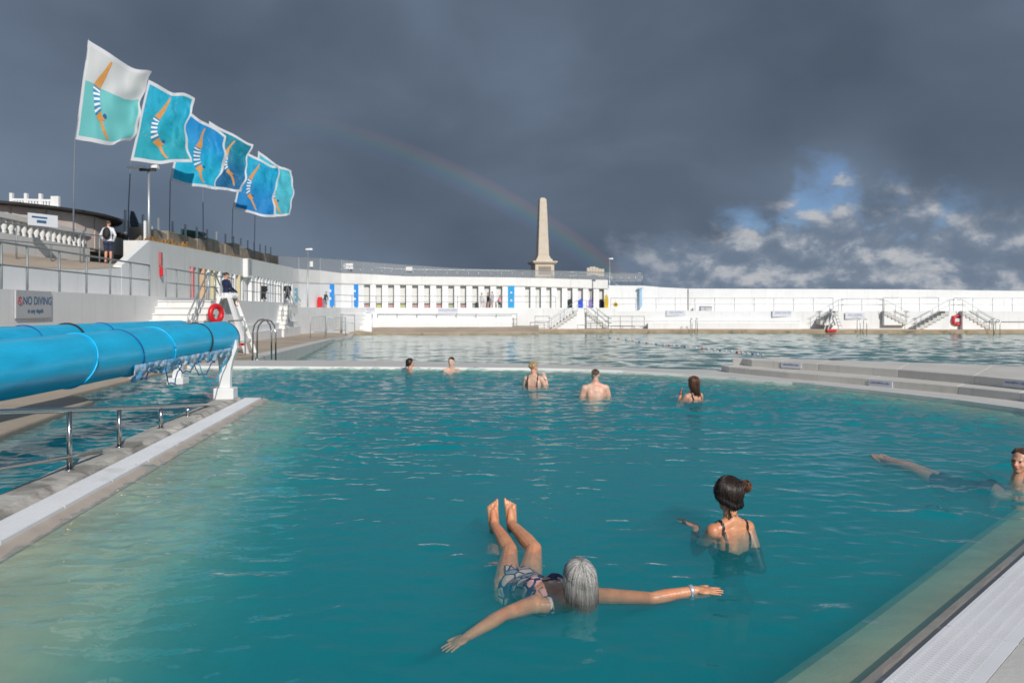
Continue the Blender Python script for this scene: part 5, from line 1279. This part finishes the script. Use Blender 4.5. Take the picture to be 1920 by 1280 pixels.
# ================================================================ PROPS
# ---- pool-cover reels
def reel(label, A, B, rad, seed, straps, stand=None, slit=None):
    t_ = thing('cover_reel', (B.x, B.y, 0), label, 'pool cover reel', 'blue rolled pool covers')
    ax = (B - A); L = ax.length; ax.normalize(); side = ax.cross(Vector((0, 0, 1))).normalized(); upv = side.cross(ax)
    rs = random.Random(seed); n = 56; k = 90; b = MB(); vs = []
    for i in range(k + 1):
        s_ = L * i / k
        for j in range(n):
            a = 2 * math.pi * j / n
            r = rad * (1 + .010 * math.sin(a * 2 + s_ * .7) + .006 * math.sin(a * 3 - s_ * 1.9 + seed) + .004 * math.sin(s_ * 6 + 2 * a))
            if slit:        # overlapping edge of the sheet
                r += .012 * ((a / (2 * math.pi) + .30 + .02 * s_ / L) % 1.0)
            vs.append(A + ax * s_ + (side * math.cos(a) + upv * math.sin(a)) * r)
    fs = [(i * n + j, i * n + (j + 1) % n, (i + 1) * n + (j + 1) % n, (i + 1) * n + j) for i in range(k) for j in range(n)] + [tuple(range(n))[::-1], tuple(k * n + j for j in range(n))]
    b.add(vs, fs); roll = b.build('rolled_cover', MT['blueplastic'], t_, smooth=True)
    for (s_, m, w_) in straps:
        b = MB(); tl = rs.uniform(-.12, .12)
        pts = [A + ax * (L * s_ + tl * math.sin(2 * math.pi * j / 40)) + (side * math.cos(2 * math.pi * j / 40) + upv * math.sin(2 * math.pi * j / 40)) * (rad * 1.022 + .006) for j in range(41)]
        b.tube(pts, w_, 6); b.build('strap', m, t_, smooth=True)
    b = MB(); b.lathe(B - ax * .02, [(.10, 0), (.10, .10), (.05, .12)], 16, axis=ax); b.build('axle', MT['steel'], t_)
    return t_, ax, side, upv, L
EB = Vector((-5.12, 14.1, 1.135)); EA = Vector((-5.08, 4.3, .985))
reel1, ax, side, upv, L = reel('near blue rolled pool cover on a white stand, with ropes dangling under it', EA, EB, .30, 2, [(.30, MT['bluedark'], .008), (.50, MT['blueplastic'], .010), (.62, MT['bluedark'], .008), (.72, MT['blueplastic'], .010), (.865, MT['black'], .013)], slit=True)
# stand: foot block, flared post, bearing
sp_ = Vector(((423 - 960) / F * 13.9, 13.9, .1))
b = MB(); b.box(sp_ + Vector((0, 0, .09)), (.34, .34, .20), R(6)); b.build('stand_foot', MT['whiteclean'], reel1, bevel=.02)
prof = [(.10, -.02, .19), (.095, 0, .40), (.10, .01, .60), (.13, .05, .78), (.19, .11, .98), (.17, .13, 1.12)]
vs = []
for w_, o_, z in prof:
    for sx, sy in ((-1, -1), (1, -1), (1, 1), (-1, 1)): vs.append(Vector((sp_.x + o_ * .25 + sx * w_, sp_.y + sy * .06, z)))
b = MB(); b.add(vs, [(i * 4 + j, i * 4 + (j + 1) % 4, (i + 1) * 4 + (j + 1) % 4, (i + 1) * 4 + j) for i in range(5) for j in range(4)] + [(3, 2, 1, 0), (20, 21, 22, 23)]); b.build('stand_post', MT['whiteclean'], reel1, bevel=.012)
# crumpled edge of the sheet and cords hanging under the roll
b = MB(); rs = random.Random(12); nx = 90
base = lambda s_: EA + ax * (L * s_)
rowsA = []
for i in range(nx + 1):
    s_ = .60 + .385 * i / nx; c = base(s_); prow = []
    drop = .10 + .05 * math.sin(i * .31) + .05 * math.sin(i * .83 + 1) + .03 * rs.uniform(-1, 1)
    if i < 10: drop += .10 * (1 - abs(i - 4) / 6)
    drop *= .55 * min(1, (nx - i) / 8 + .15)
    for q in range(5):
        f_ = q / 4; a = -1.05 - .25 * f_
        p = c + (side * math.cos(-.45) + upv * math.sin(-.45)) * .312 if q == 0 else c + side * (.275 - .05 * f_ + .03 * math.sin(i * .9 + q) * f_ + .012 * rs.uniform(-1, 1)) + upv * (-.17 - (drop + .06) * f_ + .02 * math.sin(i * 1.3 + q * 2))
        prow.append(p)
    rowsA.append(prow)
b.add([p for r_ in rowsA for p in r_], [(i * 5 + q, (i + 1) * 5 + q, (i + 1) * 5 + q + 1, i * 5 + q + 1) for i in range(nx) for q in range(4)])
cm = mat('crumpled_cover_edge', (.12, .40, .66), .35, var=.3, vs=9, alt=((.66, .72, .78), 6, .46, .9), bump=.5, bs=14)
o = b.build('hanging_edge', cm, reel1, smooth=True); sm2 = o.modifiers.new('t', 'SOLIDIFY'); sm2.thickness = .006
for (s0, s1, sag) in ((.70, .76, .26), (.74, .83, .14), (.82, .96, .40), (.80, .90, .24), (.62, .66, .10)):
    pts = [base(s0 + (s1 - s0) * k / 14) + side * (.22 + .02 * math.sin(k)) + upv * (-.25 - sag * 4 * (k / 14) * (1 - k / 14) + .02 * math.sin(k * 2.2)) for k in range(15)]
    b = MB(); b.tube(pts, .0085, 6); b.build('cord', MT['bluedark'] if sag != .40 else MT['blueplastic'], reel1, smooth=True)
# second roll behind
FB = Vector(((336 - 960) / F * 17.6, 17.6, 1.10)); FA = Vector((FB.x + .067 * 8.8, FB.y - 8.8, 1.12))
reel2, ax2, side2, up2, L2_ = reel('farther blue rolled pool cover behind the near one, with a black strap', FA, FB, .30, 5, [(.28, MT['bluedark'], .008), (.42, MT['black'], .02), (.55, MT['bluedark'], .008)], slit=True)
b = MB(); b.box(FB + Vector((-.05, .05, -.62)), (.2, .14, .98)); b.box(FB + Vector((-.05, .05, -1.03)), (.36, .34, .14)); b.build('stand_post', MT['whiteclean'], reel2, bevel=.012)
b = MB(); b.box(FA + Vector((-.05, -.05, -.56)), (.2, .14, 1.0)); b.build('stand_post', MT['whiteclean'], reel2, bevel=.012)
b = MB(); b.box(EA + Vector((-.05, -.05, -.56)), (.2, .14, 1.0)); b.build('stand_post', MT['whiteclean'], reel1, bevel=.012)

# ---- stainless handrail sloping along the kerb
hr = thing('handrail', (-4.28, 7.7, .1), 'stainless handrail sloping down along the weathered kerb below the blue roll', 'handrail')
def HP(d, dz_=0.0): return Vector((-4.28 - .114 * (d - 7.7), d, .68 - .112 * (d - 7.7) + dz_))
b = MB(); b.tube([HP(d) for d in (2.5, 5, 7.7, 9, 10.4, 11.6)] + [HP(12.4, .01), HP(12.75, -.01)], .026, 12); b.build('top_rail', MT['stainless'], hr, smooth=True)
b = MB(); b.tube([HP(d, -.45) for d in (2.5, 5, 7.7, 8.45)] , .022, 12); b.build('lower_rail', MT['stainless'], hr, smooth=True)
for d in (5.2, 7.7, 8.97, 10.4, 11.6):
    p = HP(d); b = MB(); b.tube([Vector((p.x, p.y, .09)), p], .024, 12); b.lathe(Vector((p.x, p.y, .098)), [(.05, 0), (.05, .008), (.03, .014)], 14); b.build('post', MT['stainless'], hr, smooth=True)

# ---- ladder hoops and small rail at the corner of the big pool
lh = thing('pool_ladder', W(495, 668, 27.2), 'tall curved steel ladder rails at the corner of the big pool beside the guard chair', 'ladder')
for k in (0, 1):
    q = lambda px, y, dd: W(px + 8 * k, y + (1 if k else 0), 27.2 + dd - .45 * k)
    b = MB(); b.tube([q(474, 672, .1), q(474, 622, .1), q(477, 609, .05), q(484, 601, 0), q(492, 598.5, -.1), q(500, 601, -.2), q(506, 609, -.3), q(509, 622, -.35), q(509, 674, -.35)], .027, 8); b.build('hand_hoop', MT['stainless'], lh, smooth=True)
gr = thing('corner_rail', W(455, 668, 28), 'grey inverted-L rail beside the foot of the guard chair', 'railing')
b = MB(); b.tube([W(428, 602, 28.2), W(455, 600, 28), W(459, 604, 28), W(460, 670, 28)], .025, 8); b.build('rail', MT['greyrail'], gr, smooth=True)
b = MB(); b.tube([W(430, 602, 28.2), W(432, 668, 28.2)], .025, 8); b.build('post', MT['greyrail'], gr, smooth=True)
b = MB(); b.tube([W(432, 640, 28.2), W(460, 640, 28)], .02, 8); b.build('rail', MT['greyrail'], gr, smooth=True)
tr2 = MB(); c = W(449, 646, 29.5); tr2.box(c, (.34, .3, .06)); tr2.box(c + Vector((0, 0, .03)), (.30, .26, .06)); tr2.build('red_tray', MT['redplastic'], label='small red tray on the deck beside the white chair leg', cat='tray')

# ---- guard chairs
def guard_chair(label, top, zb, half, spread, dpth, w_):
    t_ = thing('guard_chair', (top.x, top.y, zb), label, 'guard chair')
    for y in (-dpth, dpth):
        for s in (-1, 1):
            foot = Vector((top.x + s * spread, top.y + y * 1.5, zb)); hd = Vector((top.x + s * half, top.y + y, top.z))
            b = MB(); b.bar(foot, hd, w_, w_ * .8); b.build('leg', MT['whiteclean'], t_)
    for f_ in (.25, .45, .65):
        for s in (1,):
            p = [Vector((top.x + s * (spread + (half - spread) * f_), top.y + y * (1.5 - .5 * f_), zb + (top.z - zb) * f_)) for y in (-dpth, dpth)]
            b = MB(); b.bar(p[0], p[1], w_ * .8, w_ * .6); b.build('rung', MT['whiteclean'], t_)
    b = MB(); b.box(top + Vector((0, 0, .02)), (half * 2 + w_ * 1.6, dpth * 2 + .1, .08)); b.build('seat', MT['whiteclean'], t_)
    b = MB(); b.box(top + Vector((-half - .02, 0, .28)), (.05, dpth * 2, .42)); b.build('backrest', MT['whiteclean'], t_)
    return t_
guard_chair('tall white A-frame guard chair where the lifeguard sits', W(427, 558, 32.0), interp(kz, 33), .20, .95, .35, .16)
gc = guard_chair('small white guard chair with a red base on the sea wall ledge', W(1563, 588, 80.4) , -.36, .25, .75, .3, .10)
b = MB(); b.box(W(1558, 619, 79.8), (.95, .5, .22)); b.build('red_base', MT['redplastic'], gc)

# ---- lifebuoys
def lifebuoy(label, c, axis, Rr, r, white=True):
    t_ = thing('lifebuoy', c - Vector((0, 0, Rr + r)), label, 'lifebuoy')
    b = MB(); b.torus(c, axis, Rr, r, 28, 10); b.build('ring', MT['redplastic'], t_, smooth=True)
    ax_ = Vector(axis).normalized(); ref = Vector((0, 0, 1)); x = ref.cross(ax_).normalized()
    for k in range(4 if white else 0):
        a = math.pi / 4 + k * math.pi / 2; e = x * math.cos(a) + ref * math.sin(a); tn = (-x * math.sin(a) + ref * math.cos(a))
        b = MB(); b.torus(c + e * Rr, tn, r * 1.04, .012, 14, 5); b.build('band', MT['whiteclean'], t_)
    if white:
        b = MB(); b.obox(c + ax_ * .04, x * Rr * .62, ax_ * .02, Vector((0, 0, Rr * .42))); b.build('notice', MT['signpale'], t_)
        b = MB(); b.obox(c - ax_ * .06, x * Rr * 1.1, ax_ * .03, Vector((0, 0, Rr * 1.1))); b.build('backing', MT['redplastic'], t_)
    else:
        b = MB(); b.tube([Vector((c.x, c.y, interp(wallz, c.y))), c + Vector((0, 0, Rr))], .03, 8); b.build('post', MT['steel'], t_)
    return t_
lifebuoy('red lifebuoy hanging beside the white A-frame guard chair', W(405, 588, 30.4), (.93, -.36, 0), .30, .10, False)
lifebuoy('red lifebuoy with a white notice on the sea wall', Vector((*XY(1795, SD(1795) - .15), zy(600, SD(1795)))), (0, -1, 0), .42, .13)

# ---- lamp posts
def lamp(label, px, ytop, d, zb, r, heads):
    p = W(px, ytop, d); t_ = thing('lamp_post', (p.x, p.y, zb), label, 'lamp post')
    b = MB(); b.tube([Vector((p.x, p.y, zb)), Vector((p.x, p.y, zb + (p.z - zb) * .35)), p], [r * 1.3, r, r * .8], 10); b.build('pole', MT['steel'], t_, smooth=True)
    for (dx, ln, dr) in heads:
        b = MB(); c = p + Vector((dx, 0, .06)); b.add([c + Vector(q) for q in ((-ln / 2, -.14, 0), (ln / 2, -.18, -.02), (ln / 2, .18, -.02), (-ln / 2, .14, 0), (-ln / 2 * .9, -.07, .12), (ln / 2 * .85, -.1, .16), (ln / 2 * .85, .1, .16), (-ln / 2 * .9, .07, .12))], [(0, 3, 2, 1), (4, 5, 6, 7), (0, 1, 5, 4), (1, 2, 6, 5), (2, 3, 7, 6), (3, 0, 4, 7)])
        b.build('lamp_head', MT['whiteclean'], t_, bevel=.03)
    return t_
l1 = lamp('tall lamp post with twin white heads in front of the flags', 279, 318, 36.5, 4.6, .075, [(-.55, .85, -1), (.22, .45, 1)])
p = W(279, 318, 36.5); b = MB(); b.box(p + Vector((-.05, 0, -.02)), (.75, .12, .1)); b.build('bracket', MT['nozzle'], l1)
b = MB(); b.box(Vector((p.x - .16, p.y, 5.15)), (.10, .12, 1.1)); b.build('control_box', MT['whiteclean'], l1)
lamp('slim lamp post with one white head at the bend of the terrace', 577, 470, 68, interp(wallz, 68), .06, [(.12, .62, 1)])
lamp('slim lamp post with a slanted white head at the right end of the cubicles', 1143, 487, 90.5, FZ, .07, [(.16, .5, 1)])

# ---- flags
MT['pole'] = mat('carbon_flag_pole', (.17, .20, .24), .5, var=.1)
FLC = [((.66, .68, .68), (.16, .56, .56)), ((.02, .50, .74), (.02, .42, .52)), ((.008, .28, .68), (.01, .50, .76)), ((.01, .30, .42), (.008, .15, .34)), ((.01, .46, .72), (.008, .25, .62)), ((.07, .56, .68), (.08, .52, .64))]
def flag_mat(i, top, bot):
    m = bpy.data.materials.new('flag_print_%d' % i); m.use_nodes = True; g = NB(m.node_tree); b = m.node_tree.nodes['Principled BSDF']
    uv = g.n('ShaderNodeUVMap').outputs[0]; s = g.n('ShaderNodeSeparateXYZ'); m.node_tree.links.new(uv, s.inputs[0]); u_, v_ = s.outputs[0], s.outputs[1]
    wob = g.m('MULTIPLY_ADD', g.noise(uv, 4, 4), .25, -.12)
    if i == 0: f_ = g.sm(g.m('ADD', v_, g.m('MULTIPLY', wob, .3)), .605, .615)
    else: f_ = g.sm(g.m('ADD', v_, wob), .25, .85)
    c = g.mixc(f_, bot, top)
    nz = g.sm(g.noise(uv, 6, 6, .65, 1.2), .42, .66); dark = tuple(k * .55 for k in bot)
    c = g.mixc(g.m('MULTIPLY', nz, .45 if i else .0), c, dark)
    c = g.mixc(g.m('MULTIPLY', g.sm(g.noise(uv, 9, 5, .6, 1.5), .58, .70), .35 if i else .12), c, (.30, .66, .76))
    ed = g.m('MINIMUM', g.m('MINIMUM', u_, g.m('SUBTRACT', 1.0, u_)), g.m('MINIMUM', v_, g.m('SUBTRACT', 1.0, v_)))
    c = g.mixc(g.sm(ed, .040, .048), (.74, .75, .78), c)
    m.node_tree.links.new(c, b.inputs['Base Color']); b.inputs['Roughness'].default_value = .7
    tl = g.n('ShaderNodeBsdfTranslucent'); m.node_tree.links.new(c, tl.inputs[0]); mx = g.n('ShaderNodeMixShader'); mx.inputs[0].default_value = .25
    out = [n for n in m.node_tree.nodes if n.type == 'OUTPUT_MATERIAL'][0]
    m.node_tree.links.new(b.outputs[0], mx.inputs[1]); m.node_tree.links.new(tl.outputs[0], mx.inputs[2]); m.node_tree.links.new(mx.outputs[0], out.inputs[0])
    return m
D_SKIN = mat('printed_orange_skin', (.58, .27, .07), .7, var=.12, vs=3); D_WHITE = mat('printed_white', (.74, .76, .80), .7); D_BLUE = mat('printed_stripe_blue', (.02, .22, .42), .7); D_CAP = mat('printed_cap_blue', (.01, .10, .30), .7)
def flag(label, i, TL, TR, BR, BL, d, pole_px, pole_y, diver):
    rs = random.Random(20 + i)
    far = d + 1.2
    c00, c10, c11, c01 = W(*TL, d), W(*TR, far), W(*BR, far), W(*BL, d)
    amp = .34
    def S(u_, v_, off=0.0):
        p = (c01.lerp(c11, u_)).lerp(c00.lerp(c10, u_), v_)
        w_ = math.sin(u_ * 7 + v_ * 3.5 + i * 1.7) * .5 + math.sin(u_ * 12 - v_ * 5 + i * 2.3 + math.sin(v_ * 4 + i)) * .30 + math.sin(u_ * 21 + v_ * 9 + i * 3) * .13 + math.sin(v_ * 17 - u_ * 8 + i) * .06
        p = p + Vector((.0, 1, 0)) * (amp * w_ * (.15 + u_))
        p = p + Vector((0, 0, 1)) * (.10 * math.sin(u_ * 8 + i * 1.3) * u_ - .10 * math.sin(u_ * math.pi)) + Vector((1, 0, 0)) * (.13 * u_ * math.sin(v_ * 7 + i * 2.1) + .05 * u_ * math.sin(v_ * 19 + i))
        return p + Vector((0, -off, 0))
    foot = Vector(((pole_px - 960) / F * d, d, 4.3))
    t_ = thing('flag', foot, label, 'flag', 'row of painted flags')
    n = 36; me_v = [S(a / n, b_ / n) for b_ in range(n + 1) for a in range(n + 1)]
    b = MB(); b.add(me_v, [(r_ * (n + 1) + a, r_ * (n + 1) + a + 1, (r_ + 1) * (n + 1) + a + 1, (r_ + 1) * (n + 1) + a) for r_ in range(n) for a in range(n)])
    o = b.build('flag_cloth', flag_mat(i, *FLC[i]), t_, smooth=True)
    uvl = o.data.uv_layers.new(name='UVMap')
    for lp in o.data.loops: k = lp.vertex_index; uvl.data[lp.index].uv = ((k % (n + 1)) / n, (k // (n + 1)) / n)
    # pole bends with the wind; it follows the hoist edge of the cloth
    b = MB(); hp = [S(0, v_) + Vector((0, .03, 0)) for v_ in (0, .25, .5, .75, 1.0)]
    b.tube([foot, Vector((foot.x, d, foot.z + (hp[0].z - foot.z) * .5))] + hp + [hp[-1] + (hp[-1] - hp[-2]) * .06], [.034, .030, .026, .024, .022, .02, .018, .014], 8); b.build('pole', MT['pole'], t_, smooth=True)
    if diver:
        ox, oy, sc_ = diver
        ctr = [(.40, .93, .012), (.385, .88, .020), (.36, .82, .022), (.325, .74, .032), (.29, .66, .045), (.262, .60, .060), (.255, .555, .068), (.262, .50, .062), (.272, .44, .058), (.29, .38, .064), (.325, .325, .064), (.37, .29, .045), (.42, .24, .026), (.47, .17, .023), (.52, .11, .018), (.57, .065, .010)]
        def part(pts, nm, m, off):
            b = MB(); vs = []
            fine = []
            for q in range(len(pts) - 1):
                for k in range(3): fine.append(tuple(pts[q][z_] + (pts[q + 1][z_] - pts[q][z_]) * k / 3 for z_ in range(3)))
            fine.append(pts[-1])
            for q, (x, y, w_) in enumerate(fine):
                x0, y0, _ = fine[max(q - 1, 0)]; x1, y1, _ = fine[min(q + 1, len(fine) - 1)]; l_ = math.hypot(x1 - x0, y1 - y0) or 1; nx_, ny_ = -(y1 - y0) / l_, (x1 - x0) / l_
                for s in (-1, -.33, .33, 1): vs.append(S(ox + (x + nx_ * w_ * s) * sc_, oy + (y + ny_ * w_ * s) * sc_, off))
            b.add(vs, [(q * 4 + s, q * 4 + s + 1, (q + 1) * 4 + s + 1, (q + 1) * 4 + s) for q in range(len(fine) - 1) for s in range(3)]); return b.build(nm, m, t_, smooth=True)
        part(ctr[:7], 'printed_legs', D_SKIN, .014); part(ctr[10:], 'printed_arms', D_SKIN, .014)
        tors = ctr[5:11]
        for k in range(11):
            f0, f1 = k / 11 * 5, (k + 1.0) / 11 * 5
            q = lambda f_: tuple(tors[min(int(f_), 4)][z_] + (tors[min(int(f_), 4) + 1][z_] - tors[min(int(f_), 4)][z_]) * (f_ - min(int(f_), 4)) for z_ in range(3))
            part([q(f0), q(f1)], 'printed_stripe', D_WHITE if k % 2 else D_BLUE, .022)
        part([(.40, .30, .004), (.425, .295, .024), (.455, .285, .022), (.475, .28, .006)], 'printed_face', D_SKIN, .026); part([(.425, .312, .004), (.445, .318, .026), (.47, .312, .024), (.49, .30, .005)], 'printed_cap', D_CAP, .030)
    return t_
flag('front flag, white above pale turquoise, with a diving swimmer in a striped suit', 0, (165, 75), (285, 142), (243, 268), (140, 261), 31.0, 138, 370, (.0, .0, 1.0))
flag('second flag, turquoise with a diving swimmer, just behind the white-topped one', 1, (279, 150), (361, 184), (352, 304), (244, 301), 37.5, 241, 440, (.06, .0, 1.0))
flag('third flag, deep blue top with a diving swimmer, half behind the turquoise one', 2, (347, 203), (427, 252), (411, 354), (319, 339), 43.0, 318, 440, (.14, .01, .97))
flag('fourth flag, darkest petrol blue, mostly hidden behind the deep blue one', 3, (392, 227), (471, 268), (453, 358), (380, 350), 49.5, 381, 440, (.26, .05, .92))
flag('fifth flag, bright blue darkening downwards, lowest of the row', 4, (462, 285), (524, 313), (513, 407), (436, 391), 56.0, 435, 440, (.02, .02, .95))
flag('last and smallest flag, pale turquoise with a diving swimmer, behind the bright blue one', 5, (484, 283), (550, 322), (548, 405), (478, 398), 62.0, 477, 450, (.16, .0, .97))

# ---- lane rope with floats
A, Bp = GZ(1112, 631.5, LZ), GZ(1432, 667.5, LZ); lr = thing('lane_rope', (A.x, A.y, LZ), 'lane rope with red, white and blue floats across the big pool', 'lane rope')
rp = lambda t_: A.lerp(Bp, t_) + Vector((.35 * math.sin(t_ * 9), .2 * math.sin(t_ * 14), .03))
b = MB(); b.tube([rp(k / 60) for k in range(61)], .012, 5); b.build('rope', MT['whiteclean'], lr)
fl = []
for nm, m in (('w', MT['whiteclean']), ('r', MT['redplastic']), ('b', MT['bluedark'])):
    q = MB(); q.lathe((0, 0, 0), [(.02, -.07), (.055, -.05), (.055, .05), (.02, .07)], 8, axis=(.3, -1, 0)); me = q.mesh('float', Vector((0, 0, 0))); me.materials.append(m); fl.append(me)
for k in range(44):
    o = link('float', fl[[0, 0, 1, 0, 0, 2][k % 6]], lr); o.location = rp((k + .5) / 44) - ORIG[lr.name]

# ---- barrier hurdles on the side deck
def hurdle(label, px0, px1, y0, y1, d, nb):
    t_ = thing('barrier', W((px0 + px1) / 2, y1, d), label, 'barrier', 'crowd barriers on the side deck')
    A, B = W(px0, y0, d), W(px1, y0, d + 1.2); C, D = W(px0, y1, d), W(px1, y1, d + 1.2)
    b = MB(); b.tube([C - Vector((0, 0, .1)), A, B, D - Vector((0, 0, .1))], .03, 6); b.tube([C.lerp(A, .22), D.lerp(B, .22)], .025, 6); b.build('frame', MT['steel'], t_, smooth=True)
    for k in range(1, nb):
        f_ = k / nb; b = MB(); b.tube([C.lerp(A, .22).lerp(D.lerp(B, .22), f_), A.lerp(B, f_)], .015, 5); b.build('bar', MT['steel'], t_)
hurdle('grey crowd barrier on the side deck, the left one', 582, 610, 593, 631, 58, 10)
hurdle('grey crowd barrier on the side deck, the right one', 612, 648, 595, 626, 61, 13)
railing('small grey rail at the head of the big pool beside the barriers', [W(639, 618, 69), W(665, 620, 69.5)], 1.35, (.5,), .03)

# ---- odds and ends on the terraces
rb1 = thing('red_bin', fz(600, .9), 'upright red bin beside the left blue door', 'bin'); p = fz(600, .9)
b = MB(); b.box(p + Vector((0, 0, .5)), (.42, .42, .95)); b.build('bin_body', MT['redplastic'], rb1, bevel=.03); b = MB(); b.box(p + Vector((0, -.05, 1.0)), (.36, .34, .12)); b.build('lid', MT['redplastic'], rb1, bevel=.03)
yb = MB(); p = Vector((*XY(1137, FD(1137) - 1.0), FZ))
yb.add([p + Vector((x, y, z)) for y in (-.05, .05) for x, z in ((-.22, 0), (.22, 0), (.24, .9), (.14, 1.45), (0, 1.62), (-.14, 1.45), (-.24, .9))], [tuple(range(7)), tuple(range(13, 6, -1))] + [(k, 7 + k, 7 + (k + 1) % 7, (k + 1) % 7) for k in range(7)])
yb.build('rescue_board', MT['yellow'], label='yellow rescue board leaning at the right end of the cubicles', cat='rescue board')
p = SP(1154, zy(571, 84), .05); yf = thing('yellow_ring', p - Vector((0, 0, .35)), 'small yellow ring hanging on the railing right of the rescue board', 'rescue ring')
b = MB(); b.torus(p + Vector((0, -.1, 0)), (0, -1, 0), .17, .08, 16, 8); b.build('ring', MT['yellow'], yf, smooth=True); b = MB(); b.ell(p + Vector((0, -.1, 0)), (.09, .06, .09)); b.build('centre', MT['nozzle'], yf, smooth=True)
b = MB(); b.tube([p + Vector((0, -.08, .2)), p + Vector((0, -.08, .55))], .02, 5); b.build('hook', MT['steel'], yf)
for px, c_, nm_, lb in ((1068, (.015, .03, .03), 'wetsuit', 'dark wetsuit hanging in the fifth cubicle right of the light blue door'), (1088.5, (.02, .08, .55), 'swim_bag', 'bright blue bag in a right-hand cubicle'), (1108, (.22, .16, .42), 'swim_bag', 'purple bag in a cubicle next to the bright blue one'), (1126.5, (.015, .012, .04), 'swim_bag', 'dark navy bag in the last cubicle on the right')):
    p = Vector((*XY(px, FD(px) + .25), FZ)); b = MB()
    b.add([p + Vector((x, y, z)) for y in (-.2, .2) for x, z in ((-.28, 0), (.28, 0), (.30, .5), (.20, .95), (.02, 1.08), (-.22, .92), (-.30, .45))], [tuple(range(7)), tuple(range(13, 6, -1))] + [(k, 7 + k, 7 + (k + 1) % 7, (k + 1) % 7) for k in range(7)])
    b.build(nm_, cloth(nm_ + '_cloth_%d' % px, c_), label=lb, cat='bag' if nm_ == 'swim_bag' else 'wetsuit', bevel=.05)
# black wetsuits hung on the promenade railing
for px, d, lb in ((494, 57.6, 'black wetsuit hung on the terrace railing, the left one'), (539, 66, 'black wetsuit hung in the doorway near the bend of the terrace')):
    p = W(px, 536, d); b = MB(); s_ = d / 60
    pts2 = [(-.26, 0), (.26, 0), (.30, -.5), (.20, -.55), (.16, -1.0), (.22, -1.35), (.05, -1.3), (.0, -.95), (-.06, -1.3), (-.20, -1.25), (-.16, -.6), (-.30, -.45)]
    b.add([p + Vector((x * s_, y, z * s_ * .75)) for y in (-.06, .06) for x, z in pts2], [tuple(range(12)), tuple(range(23, 11, -1))] + [(k, 12 + k, 12 + (k + 1) % 12, (k + 1) % 12) for k in range(12)])
    b.build('wetsuit', MT['black'], label=lb, cat='wetsuit')
